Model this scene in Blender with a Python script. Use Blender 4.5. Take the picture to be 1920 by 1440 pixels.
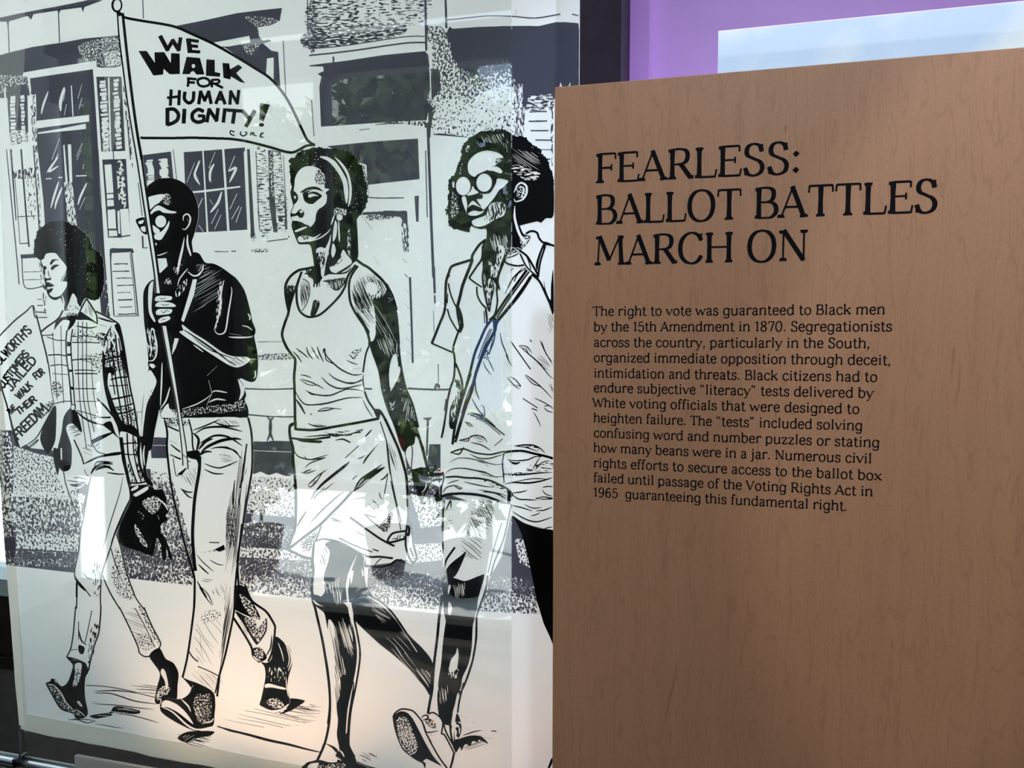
import bpy, bmesh, math, random
import numpy as np
from mathutils import Vector, Matrix, Euler

C = bpy.context.scene.collection
for _o in list(bpy.data.objects):
    bpy.data.objects.remove(_o)
R = math.radians

# ------------------------------------------------------------------ camera
EYE, F_PX, PITCH, YAW = 1.5, 1443.0, R(3.85), R(15.2)     # the room is turned by YAW against the camera
cam = bpy.data.objects.new('camera', bpy.data.cameras.new('camera'))
C.objects.link(cam)
cam.location = (0, 0, EYE)
cam.rotation_euler = (R(90) - PITCH, 0, 0)
cam.data.sensor_width = 36.0
cam.data.lens = F_PX / 1920 * 36.0
cam.data.clip_start = 0.02
sc = bpy.context.scene
sc.camera = cam
sc.view_settings.view_transform = 'Standard'
sc.view_settings.look = 'None'
sc.view_settings.gamma = 1.0
sc.view_settings.use_curve_mapping = False
sc.view_settings.exposure = 0.0
sc.render.film_transparent = False
sc.cycles.max_bounces = 10
sc.cycles.transparent_max_bounces = 16
sc.cycles.sample_clamp_indirect = 6.0

def room(a, b, z):
    """room axes (a along the walls, b into the room from the camera) -> world"""
    return Vector((a * math.cos(YAW) + b * math.sin(YAW), -a * math.sin(YAW) + b * math.cos(YAW), z))

def ray(px, py):
    x, y = px - 960.0, py - 720.0
    d = Vector((x, F_PX * math.cos(PITCH) - y * math.sin(PITCH), -F_PX * math.sin(PITCH) - y * math.cos(PITCH)))
    return d.x * math.cos(YAW) - d.y * math.sin(YAW), d.x * math.sin(YAW) + d.y * math.cos(YAW), d.z

def at(px, py, b):
    """point (a, z) where the sight line of a photograph pixel meets the upright plane at depth b"""
    da, db, dz = ray(px, py)
    return da * b / db, EYE + dz * b / db

def at_np(p, b):
    x, y = p[:, 0] - 960.0, p[:, 1] - 720.0
    dy, dz = F_PX * math.cos(PITCH) - y * math.sin(PITCH), -F_PX * math.sin(PITCH) - y * math.cos(PITCH)
    da, db = x * math.cos(YAW) - dy * math.sin(YAW), x * math.sin(YAW) + dy * math.cos(YAW)
    return np.stack([da * b / db, EYE + dz * b / db], 1)

# ------------------------------------------------------------------ world: bright sky with clouds
w = bpy.data.worlds.new('sky')
sc.world = w
w.use_nodes = True
nt = w.node_tree
nt.nodes.clear()
def N(t, **k):
    n = nt.nodes.new(t)
    for a, v in k.items():
        if a.startswith('i_'):
            n.inputs[int(a[2:])].default_value = v
        else:
            setattr(n, a, v)
    return n
tc = N('ShaderNodeTexCoord')
sep = N('ShaderNodeSeparateXYZ')
nt.links.new(tc.outputs['Generated'], sep.inputs[0])
cl = N('ShaderNodeTexNoise')
cl.inputs['Scale'].default_value = 5.0
cl.inputs['Detail'].default_value = 7
nt.links.new(tc.outputs['Generated'], cl.inputs['Vector'])
cr = N('ShaderNodeValToRGB')
cr.color_ramp.elements[0].position, cr.color_ramp.elements[0].color = 0.44, (0.57, 0.71, 1.0, 1)
cr.color_ramp.elements[1].position, cr.color_ramp.elements[1].color = 0.60, (0.90, 0.94, 0.99, 1)
nt.links.new(cl.outputs['Fac'], cr.inputs[0])
zen = N('ShaderNodeMapRange', interpolation_type='SMOOTHSTEP')          # brighter overhead than near the horizon
zen.inputs[1].default_value, zen.inputs[2].default_value, zen.inputs[3].default_value, zen.inputs[4].default_value = 0.30, 0.75, 1.0, 3.5
nt.links.new(sep.outputs['Z'], zen.inputs[0])
sun_side = N('ShaderNodeVectorMath', operation='DOT_PRODUCT')            # and brighter on the side behind the camera
sun_side.inputs[1].default_value = (-math.sin(YAW), -math.cos(YAW), 0.2)
nt.links.new(tc.outputs['Generated'], sun_side.inputs[0])
ss = N('ShaderNodeMapRange', interpolation_type='SMOOTHSTEP')
ss.inputs[1].default_value, ss.inputs[2].default_value, ss.inputs[3].default_value, ss.inputs[4].default_value = 0.1, 0.9, 1.0, 1.5
nt.links.new(sun_side.outputs['Value'], ss.inputs[0])
mul = N('ShaderNodeMath', operation='MULTIPLY')
nt.links.new(zen.outputs[0], mul.inputs[0])
nt.links.new(ss.outputs[0], mul.inputs[1])
bg = N('ShaderNodeBackground')
nt.links.new(cr.outputs[0], bg.inputs['Color'])
nt.links.new(mul.outputs[0], bg.inputs['Strength'])
ow = N('ShaderNodeOutputWorld')
nt.links.new(bg.outputs[0], ow.inputs[0])

# ------------------------------------------------------------------ sun: high from the left, lights the ground outside
sl = bpy.data.lights.new('sun', 'SUN')
sl.energy, sl.angle, sl.color = 11.0, R(1), (1.0, 0.95, 0.88)
sun = bpy.data.objects.new('sun', sl)
C.objects.link(sun)
sun.rotation_euler = Vector((0.55, 0.10, -0.83)).to_track_quat('-Z', 'Y').to_euler()

# ------------------------------------------------------------------ materials
def material(name, base=(.8, .8, .8), rough=.6, metal=0.0, spec=.5):
    m = bpy.data.materials.new(name)
    m.use_nodes = True
    b = m.node_tree.nodes['Principled BSDF']
    b.inputs['Base Color'].default_value = (*base, 1)
    b.inputs['Roughness'].default_value = rough
    b.inputs['Metallic'].default_value = metal
    b.inputs['Specular IOR Level'].default_value = spec
    return m

def noisy(name, c0, c1, scale, rough=.6, stretch=(1, 1, 1), bump=0.0, detail=6, lo=.35, hi=.65, spec=.5):
    m = material(name, c0, rough, 0, spec)
    t = m.node_tree
    b = t.nodes['Principled BSDF']
    co, mp, no, ra = t.nodes.new('ShaderNodeTexCoord'), t.nodes.new('ShaderNodeMapping'), t.nodes.new('ShaderNodeTexNoise'), t.nodes.new('ShaderNodeValToRGB')
    mp.inputs['Scale'].default_value = stretch
    no.inputs['Scale'].default_value, no.inputs['Detail'].default_value = scale, detail
    ra.color_ramp.elements[0].position, ra.color_ramp.elements[0].color = lo, (*c0, 1)
    ra.color_ramp.elements[1].position, ra.color_ramp.elements[1].color = hi, (*c1, 1)
    t.links.new(co.outputs['Object'], mp.inputs[0]); t.links.new(mp.outputs[0], no.inputs['Vector'])
    t.links.new(no.outputs['Fac'], ra.inputs[0]); t.links.new(ra.outputs[0], b.inputs['Base Color'])
    if bump:
        bu = t.nodes.new('ShaderNodeBump')
        bu.inputs['Strength'].default_value, bu.inputs['Distance'].default_value = bump, .002
        t.links.new(no.outputs['Fac'], bu.inputs['Height']); t.links.new(bu.outputs[0], b.inputs['Normal'])
    return m

def sheet(name, refl, trans, weave=True):
    """cloth or ink film: part of the light comes back, part shines through"""
    m = bpy.data.materials.new(name)
    m.use_nodes = True
    t = m.node_tree
    t.nodes.clear()
    d, s, a, o = t.nodes.new('ShaderNodeBsdfDiffuse'), t.nodes.new('ShaderNodeBsdfTranslucent'), t.nodes.new('ShaderNodeAddShader'), t.nodes.new('ShaderNodeOutputMaterial')
    d.inputs['Color'].default_value, s.inputs['Color'].default_value = (*refl, 1), (*trans, 1)
    t.links.new(d.outputs[0], a.inputs[0]); t.links.new(s.outputs[0], a.inputs[1]); t.links.new(a.outputs[0], o.inputs[0])
    if weave:
        co, no, bu = t.nodes.new('ShaderNodeTexCoord'), t.nodes.new('ShaderNodeTexNoise'), t.nodes.new('ShaderNodeBump')
        no.inputs['Scale'].default_value, no.inputs['Detail'].default_value = 26, 5
        bu.inputs['Strength'].default_value, bu.inputs['Distance'].default_value = .25, .004
        t.links.new(co.outputs['Object'], no.inputs['Vector']); t.links.new(no.outputs['Fac'], bu.inputs['Height'])
        t.links.new(bu.outputs[0], d.inputs['Normal']); t.links.new(bu.outputs[0], s.inputs['Normal'])
    return m

def glass(name, r0, tint=(1, 1, 1)):
    """thin sheet: r0 of the light mirrored head on at each face, more at a slant"""
    m = bpy.data.materials.new(name)
    m.use_nodes = True
    t = m.node_tree
    t.nodes.clear()
    g, tr, mx, ge, o = (t.nodes.new('ShaderNode' + n) for n in ('BsdfGlossy', 'BsdfTransparent', 'MixShader', 'NewGeometry', 'OutputMaterial'))
    g.inputs['Roughness'].default_value = 0.0
    g.inputs['Color'].default_value = (1, 1, 1, 1)
    tr.inputs['Color'].default_value = (*tint, 1)
    dt = t.nodes.new('ShaderNodeVectorMath'); dt.operation = 'DOT_PRODUCT'
    t.links.new(ge.outputs['Normal'], dt.inputs[0]); t.links.new(ge.outputs['Incoming'], dt.inputs[1])
    def mth(op, a, b):
        x = t.nodes.new('ShaderNodeMath'); x.operation = op
        for i, v in enumerate((a, b)):
            if isinstance(v, (int, float)):
                x.inputs[i].default_value = v
            elif v is not None:
                t.links.new(v, x.inputs[i])
        return x.outputs[0]
    c = mth('ABSOLUTE', dt.outputs['Value'], None)
    f = mth('ADD', mth('MULTIPLY', mth('POWER', mth('SUBTRACT', 1.0, c), 5.0), 1.0 - r0), r0)
    t.links.new(f, mx.inputs[0]); t.links.new(tr.outputs[0], mx.inputs[1]); t.links.new(g.outputs[0], mx.inputs[2]); t.links.new(mx.outputs[0], o.inputs[0])
    return m

M = {
    'cloth': sheet('banner_cloth', (.43, .418, .388), (.515, .502, .452)),
    'black_ink': material('black_ink', (.0035, .0032, .0032), .85, 0, .15),
    'grey_ink': sheet('grey_ink', (.036, .036, .049), (.064, .064, .086), False),
    'letter': material('panel_lettering', (.006, .004, .004), .75, 0, .06),
    'glass': glass('clear_pane', .088, (.985, 1.0, .99)),
    'window_glass': glass('window_glass', .03, (.96, .99, .97)),
    'white_wall': noisy('white_wall', (.74, .73, .74), (.78, .77, .78), 8, .8),
    'dark_wall': noisy('dark_wall', (.020, .015, .010), (.030, .023, .015), 14, .85, spec=.1),
    'pillar': noisy('dark_grey_paint', (.020, .020, .020), (.027, .027, .027), 20, .75),
    'ceiling': noisy('ceiling_paint', (.30, .29, .28), (.34, .33, .32), 6, .9),
    'floor': noisy('dark_floor', (.055, .045, .036), (.085, .070, .056), 9, .5),
    'plinth': noisy('dark_laminate', (.012, .010, .008), (.020, .016, .012), 30, .9, spec=.06),
    'metal': material('brushed_metal', (.62, .66, .64), .28, 1.0),
    'dark_metal': material('dark_metal', (.03, .032, .034), .4, .8),
    'strap': material('grey_strap', (.10, .09, .10), .8),
    'cable': material('black_rubber', (.012, .012, .013), .45),
    'card': noisy('grey_card', (.62, .58, .56), (.66, .62, .60), 25, .7),
    'teal_frame': material('pale_green_frame', (.36, .43, .40), .5),
    'frame': material('window_frame', (.10, .105, .11), .5),
    'paving': noisy('pale_paving', (.58, .60, .63), (.72, .73, .76), 1.4, .9),
    'leaf': noisy('green_leaves', (.07, .12, .03), (.20, .29, .08), 5, .5),
    'leaf_dark': noisy('dark_green_leaves', (.05, .09, .03), (.14, .21, .06), 5, .5),
    'bark': noisy('bark', (.07, .05, .035), (.14, .11, .08), 12, .9),
    'blossom': material('pink_blossom', (.75, .12, .16), .7),
    'blue': material('blue_paint', (.10, .26, .62), .5),
    'lamp_black': material('lamp_black', (.015, .015, .015), .5),
}

def wood():
    m = bpy.data.materials.new('maple_laminate')
    m.use_nodes = True
    t = m.node_tree
    b = t.nodes['Principled BSDF']
    b.inputs['Roughness'].default_value = .5
    b.inputs['Specular IOR Level'].default_value = .25
    co = t.nodes.new('ShaderNodeTexCoord')
    def noise(scale, st, detail, dist=0.0):
        mp, no = t.nodes.new('ShaderNodeMapping'), t.nodes.new('ShaderNodeTexNoise')
        mp.inputs['Scale'].default_value = st
        no.inputs['Scale'].default_value, no.inputs['Detail'].default_value, no.inputs['Distortion'].default_value = scale, detail, dist
        t.links.new(co.outputs['Object'], mp.inputs[0]); t.links.new(mp.outputs[0], no.inputs['Vector'])
        return no.outputs['Fac']
    def ramp(src, a, ca, bb, cb):
        r = t.nodes.new('ShaderNodeValToRGB')
        r.color_ramp.elements[0].position, r.color_ramp.elements[0].color = a, (*ca, 1)
        r.color_ramp.elements[1].position, r.color_ramp.elements[1].color = bb, (*cb, 1)
        t.links.new(src, r.inputs[0])
        return r.outputs[0]
    def mult(a, c):
        x = t.nodes.new('ShaderNodeMix')
        x.data_type, x.blend_type = 'RGBA', 'MULTIPLY'
        x.inputs[0].default_value = 1.0
        t.links.new(a, x.inputs[6]); t.links.new(c, x.inputs[7])
        return x.outputs[2]
    tone = ramp(noise(3.0, (1, 1, .45), 3), .3, (.455, .188, .086), .7, (.495, .212, .098))
    fine = ramp(noise(60, (1, 1, .03), 3), .3, (.93, .925, .92), .7, (1, 1, 1))
    mott = ramp(noise(420, (1, 1, .55), 2), .3, (.89, .89, .88), .7, (1, 1, 1))
    fig = ramp(noise(16, (1, 1, .20), 4, 2.4), .27, (.84, .80, .77), .33, (1, 1, 1))
    knot = ramp(noise(11, (1, 1, .5), 3, 3.0), .225, (.72, .62, .55), .26, (1, 1, 1))
    mp, wv = t.nodes.new('ShaderNodeMapping'), t.nodes.new('ShaderNodeTexWave')
    mp.inputs['Scale'].default_value = (1, 1, .16)
    wv.wave_type, wv.bands_direction, wv.wave_profile = 'BANDS', 'X', 'SIN'
    wv.inputs['Scale'].default_value, wv.inputs['Distortion'].default_value, wv.inputs['Detail'].default_value, wv.inputs['Detail Scale'].default_value = 15, 30, 3, 1.6
    t.links.new(co.outputs['Object'], mp.inputs[0]); t.links.new(mp.outputs[0], wv.inputs['Vector'])
    lines = ramp(wv.outputs['Fac'], .0, (.90, .885, .87), .09, (1, 1, 1))
    col = mult(mult(mult(mult(mult(tone, fine), mott), fig), knot), lines)
    t.links.new(col, b.inputs['Base Color'])
    return m
M['wood'] = wood()

# ------------------------------------------------------------------ helpers
def link(name, me, mat, parent=None, loc=None, flat=True):
    o = bpy.data.objects.new(name, me)
    C.objects.link(o)
    if mat is not None:
        me.materials.append(mat)
    if parent is not None:
        o.parent = parent
    else:
        o.location = loc if loc is not None else (0, 0, 0)
        o.rotation_euler = (0, 0, -YAW)
    return o

def tag(o, label, cat, group=None):
    o['label'], o['category'] = label, cat
    if group:
        o['group'] = group
    return o

def structure(o, label=None):
    o['kind'] = 'structure'
    if label:
        o['label'] = label
    return o

def empty(name, loc):
    o = bpy.data.objects.new(name, None)
    C.objects.link(o)
    o.location = loc
    o.rotation_euler = (0, 0, -YAW)
    return o

class MB:
    """collects boxes, tubes and faces (in room axes, relative to an origin) and links them as one mesh"""
    def __init__(self, o=(0, 0, 0)):
        self.bm, self.o = bmesh.new(), Vector(o)
    def box(self, a0, a1, b0, b1, z0, z1, bevel=0.0):
        r = bmesh.ops.create_cube(self.bm, size=1.0)
        for v in r['verts']:
            v.co = Vector((a0 + (v.co.x + .5) * (a1 - a0), b0 + (v.co.y + .5) * (b1 - b0), z0 + (v.co.z + .5) * (z1 - z0))) - self.o
        if bevel:
            ed = list({e for v in r['verts'] for e in v.link_edges})
            bmesh.ops.bevel(self.bm, geom=ed, offset=bevel, segments=2, affect='EDGES', profile=.5)
        return self
    def tube(self, pts, r, seg=10, r1=None):
        pts = [Vector(p) - self.o for p in pts]
        rings = []
        for i, p in enumerate(pts):
            d = (pts[min(i + 1, len(pts) - 1)] - pts[max(i - 1, 0)]).normalized()
            x = d.orthogonal().normalized() if abs(d.z) < .9 else Vector((1, 0, 0)) - d * d.x
            x.normalize()
            y = d.cross(x)
            rr = r if r1 is None else r + (r1 - r) * i / (len(pts) - 1)
            rings.append([self.bm.verts.new(p + (x * math.cos(t) + y * math.sin(t)) * rr) for t in [2 * math.pi * k / seg for k in range(seg)]])
        for q, s in zip(rings[:-1], rings[1:]):
            for k in range(seg):
                self.bm.faces.new((q[k], q[(k + 1) % seg], s[(k + 1) % seg], s[k]))
        self.bm.faces.new(rings[0][::-1]); self.bm.faces.new(rings[-1])
        return self
    def prism(self, poly, b0, b1):
        """(a, z) outline pushed from depth b0 to b1"""
        f = [self.bm.verts.new(Vector((a, b0, z)) - self.o) for a, z in poly]
        g = [self.bm.verts.new(Vector((a, b1, z)) - self.o) for a, z in poly]
        self.bm.faces.new(f); self.bm.faces.new(g[::-1])
        for i in range(len(f)):
            j = (i + 1) % len(f)
            self.bm.faces.new((f[j], f[i], g[i], g[j]))
        return self
    def build(self, name, mat, parent=None, smooth=False):
        bmesh.ops.recalc_face_normals(self.bm, faces=self.bm.faces)
        me = bpy.data.meshes.new(name)
        self.bm.to_mesh(me)
        self.bm.free()
        if smooth:
            for p in me.polygons:
                p.use_smooth = True
        return link(name, me, mat, parent, room(*self.o))

# ------------------------------------------------------------------ depths of the upright planes, from the camera
PANEL_B, PANE_B, BANNER_B, PILLAR_B, WALL_B, BACK_B = 1.02, 1.27, 1.36, 1.78, 2.00, -0.95
PLINTH_Z = 0.0   # set below
rail_a, rail_z = at(60, 1424, BANNER_B)
PLINTH_Z = rail_z - 0.022

# ------------------------------------------------------------------ the room
L_A, R_A, CEIL = -3.6, 3.2, 3.25
structure(MB().box(L_A, R_A, BACK_B - .12, WALL_B + .15, -.12, 0).build('floor', M['floor']))
structure(MB().box(L_A, R_A, BACK_B - .12, WALL_B + .15, CEIL, CEIL + .15).build('ceiling', M['ceiling']))
structure(MB().box(L_A - .15, L_A, BACK_B - .12, WALL_B + .15, -.12, CEIL + .15).build('wall_left', M['white_wall']))
structure(MB().box(R_A, R_A + .15, BACK_B - .12, WALL_B + .15, -.12, CEIL + .15).build('wall_right', M['white_wall']))
# window wall behind the banner: dark low wall, pale sill frame, header, pillar, pale wall with a window on the right
sill_z = at(4, 1115, WALL_B)[1]
sill_top = at(4, 1084, WALL_B)[1]
pil_l, pil_r = at(1070, 80, PILLAR_B)[0], at(1181, 80, WALL_B - .05)[0]
wa_l = at(1150, 80, WALL_B)[0]
structure(MB().box(L_A, R_A, WALL_B, WALL_B + .15, 0, sill_z).build('wall_front', M['dark_wall']))
structure(MB().box(L_A, wa_l, WALL_B - .01, WALL_B + .15, sill_z, sill_top).build('trim_1', M['teal_frame']), 'pale green window sill frame')
structure(MB().box(L_A, wa_l, WALL_B, WALL_B + .15, 2.95, CEIL).build('wall_front_header', M['white_wall']))
t = MB()
for py in (1229, 1336):
    z = at(10, py, WALL_B)[1]
    t.box(L_A, -1.0, WALL_B - .012, WALL_B, z - .003, z + .003)
structure(t.build('trim_2', M['dark_metal']))
structure(MB().box(pil_l, pil_r, PILLAR_B, WALL_B + .2, 0, CEIL).build('pillar', M['pillar']), 'dark grey pillar between banner and right window')
op_l, op_t = at(1347, 60, WALL_B)[0], at(1347, 58, WALL_B)[1]
w_ = MB()
w_.box(wa_l, op_l, WALL_B, WALL_B + .004, sill_z, CEIL)
w_.box(op_l, R_A, WALL_B, WALL_B + .004, op_t, CEIL)
structure(w_.build('wall_front_right', M['white_wall']))
j0, j1 = at(1150, 80, WALL_B - .05)[0], at(1217, 80, WALL_B - .05)[0]
structure(MB().box(j0, j1, WALL_B - .05, WALL_B, sill_z, CEIL).build('trim_3', M['white_wall']))
wn = MB((op_l, WALL_B, sill_z))
wn.box(op_l - .1, R_A, WALL_B + .09, WALL_B + .098, sill_z, op_t + .2)
structure(wn.build('window_1', M['window_glass']))
wl = MB((L_A, WALL_B, sill_top))
wl.box(L_A, pil_l, WALL_B + .09, WALL_B + .098, sill_top, 2.95)
structure(wl.build('window_2', M['window_glass']))
# window wall behind the camera: what the glass pane mirrors
B0, B1 = BACK_B - .12, BACK_B
MIRROR_B = 2 * PANE_B - BACK_B               # where the pane shows that wall
sill_b, rail_b = at(850, 1172, MIRROR_B)[1], at(500, 915, MIRROR_B)[1]
tr0, tr1 = at(950, 104, MIRROR_B)[1], at(950, 26, MIRROR_B)[1]
pier = [at(x, 600, MIRROR_B)[0] for x in (182, 437, 600, 966)]
bw = MB()
bw.box(L_A, R_A, B0, B1, 0, sill_b)
bw.box(L_A, R_A, B0, B1, 3.02, CEIL)
bw.box(pier[0], pier[1], B0, B1, sill_b, 3.02)
bw.box(pier[3], R_A, B0, B1, sill_b, 3.02)
structure(bw.build('wall_back', M['pillar']))
rl = MB()
rl.box(L_A, pier[3], B0 + .02, B1 - .02, rail_b, rail_b + .05)
rl.box(L_A, pier[3], B0 + .02, B1 - .02, tr0, tr1)
for a in (-3.5, pier[0] - .9, pier[2]):
    rl.box(a - .03, a + .03, B0 + .02, B1 - .02, rail_b + .05, 3.02)
structure(rl.build('trim_4', M['frame']))
structure(MB().box(L_A, R_A, B0 + .05, B0 + .056, sill_b, 3.02).build('window_3', M['window_glass']))
# ground outside, on both sides
structure(MB().box(-14, 14, WALL_B + .15, 30, -.5, -.35).build('ground_front', M['paving']))
structure(MB().box(-14, 14, -16, BACK_B - .12, -.25, -.06).build('ground_back', M['paving']))
# plinth under the banner
pl = MB((-.4, 1.6, 0)).box(-2.2, .75, 1.2, PILLAR_B - .02, 0, PLINTH_Z, .004).build('plinth', M['plinth'])
tag(pl, 'dark low plinth below the banner, against the window wall', 'plinth')

# ---- the printed drawing: shapes are laid out in print coordinates and cut into flat ink meshes ----
S = 2.0
OX = 44.0
PW, PH = int((1092 + OX) * S), int(1446 * S)
TILES = {'P': (0, 0, 1.0), 'E2': (360, 1100, 4.235), 'E3': (700, 1100, 4.235), 'E1': (0, 1140, 4.8),
         'A1': (0, 0, 4.8), 'A2': (360, 0, 4.8), 'A3': (720, 0, 4.8), 'B1': (0, 280, 4.8), 'B2': (360, 280, 4.8), 'B3': (720, 220, 4.8),
         'C1': (0, 540, 4.8), 'C2': (360, 540, 4.8), 'C3': (720, 500, 4.8), 'D1': (0, 820, 4.8), 'D2': (360, 820, 4.8), 'D3': (720, 780, 4.8),
         'G1': (500, 1080, 6.857), 'G2': (780, 1080, 6.857), 'G3': (560, 860, 6.857), 'G4': (540, 1290, 5.3333)}
rng = np.random.default_rng(7)

def spline(p, closed=False, tension=0.45, n=6):
    p = np.asarray(p, float)
    m = len(p)
    if m < 3:
        return p
    if closed:
        a, b, c, d = np.roll(p, 1, 0), p, np.roll(p, -1, 0), np.roll(p, -2, 0)
    else:
        a, b, c = np.vstack([p[:1], p[:-2]]), p[:-1], p[1:]
        d = np.vstack([p[2:], p[-1:]])
    m1, m2 = (c - a) * tension, (d - b) * tension
    out = []
    for t in np.arange(n) / n:
        t2, t3 = t * t, t * t * t
        out.append((2*t3-3*t2+1) * b + (t3-2*t2+t) * m1 + (-2*t3+3*t2) * c + (t3-t2) * m2)
    q = np.stack(out, 1).reshape(-1, 2)
    return q if closed else np.vstack([q, p[-1:]])

def cover(q, W, H):
    """coverage of a closed polygon (sample coordinates): (r0, r1, c0, c1, values)"""
    x0, y0 = q[:, 0], q[:, 1]
    x1, y1 = np.roll(x0, -1), np.roll(y0, -1)
    r0, r1 = max(0, int(math.floor(y0.min()))), min(H, int(math.ceil(y0.max())) + 1)
    c0, c1 = max(0, int(math.floor(x0.min())) - 1), min(W, int(math.ceil(x0.max())) + 3)
    if r1 <= r0 or c1 <= c0:
        return None
    lo = np.ceil(np.minimum(y0, y1)).astype(int)
    hi = np.ceil(np.maximum(y0, y1)).astype(int)
    lo, hi = np.clip(lo, r0, r1), np.clip(hi, r0, r1)
    cnt = np.maximum(hi - lo, 0)
    e = np.repeat(np.arange(len(q)), cnt)
    if len(e) == 0:
        return None
    row = lo[e] + (np.arange(len(e)) - np.repeat(np.cumsum(cnt) - cnt, cnt))
    dy = (y1 - y0)[e]
    xc = x0[e] + (row - y0[e]) * (x1 - x0)[e] / dy
    sg = np.where(dy > 0, 1.0, -1.0)
    w = c1 - c0 + 2
    k = np.ceil(xc - 0.5)
    fr = k - xc + 0.5
    k = k.astype(int) - c0
    fr = np.where(k < 0, 1.0, fr)
    k = np.clip(k, 0, w - 2)
    ok = np.ones(len(k), bool)
    base = (row - r0) * w
    acc = np.bincount(base[ok] + k[ok], sg[ok] * fr[ok], (r1 - r0) * w)
    acc += np.bincount(base[ok] + k[ok] + 1, sg[ok] * (1 - fr[ok]), (r1 - r0) * w)
    v = np.cumsum(acc.reshape(r1 - r0, w), 1)[:, :c1 - c0]
    return r0, r1, c0, c1, np.clip(np.abs(v), 0, 1)

def ribbon(p, w, taper):
    p = np.asarray(p, float)
    d = np.gradient(p, axis=0)
    d /= np.maximum(np.hypot(d[:, 0], d[:, 1]), 1e-6)[:, None]
    nrm = np.stack([-d[:, 1], d[:, 0]], 1)
    s = np.concatenate([[0], np.cumsum(np.hypot(*np.diff(p, axis=0).T))])
    t = s / max(s[-1], 1e-6)
    hw = 0.5 * w * ((0.22 + 0.78 * np.sin(np.pi * np.clip(t, 0, 1)) ** 0.55) if taper else np.ones(len(t)))
    return np.vstack([p + nrm * hw[:, None], (p - nrm * hw[:, None])[::-1]])

def seg(a, b, w):
    a, b = np.asarray(a, float), np.asarray(b, float)
    d = (b - a) / max(np.hypot(*(b - a)), 1e-6)
    n = np.array([-d[1], d[0]]) * w / 2
    a, b = a - d * w * 0.3, b + d * w * 0.3
    return np.array([a + n, b + n, b - n, a - n])

def band_noise(W, H, sx, sy, seed, lo=3.0):
    r = np.random.default_rng(seed).standard_normal((H, W)).astype(np.float32)
    fy, fx = np.fft.fftfreq(H)[:, None], np.fft.rfftfreq(W)[None, :]
    g = np.exp(-2 * np.pi ** 2 * ((fx * sx) ** 2 + (fy * sy) ** 2))
    g = g - np.exp(-2 * np.pi ** 2 * ((fx * sx * lo) ** 2 + (fy * sy * lo) ** 2)) * 0.9
    o = np.fft.irfft2(np.fft.rfft2(r) * g, s=(H, W)).astype(np.float32)
    return o / o.std()

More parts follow.
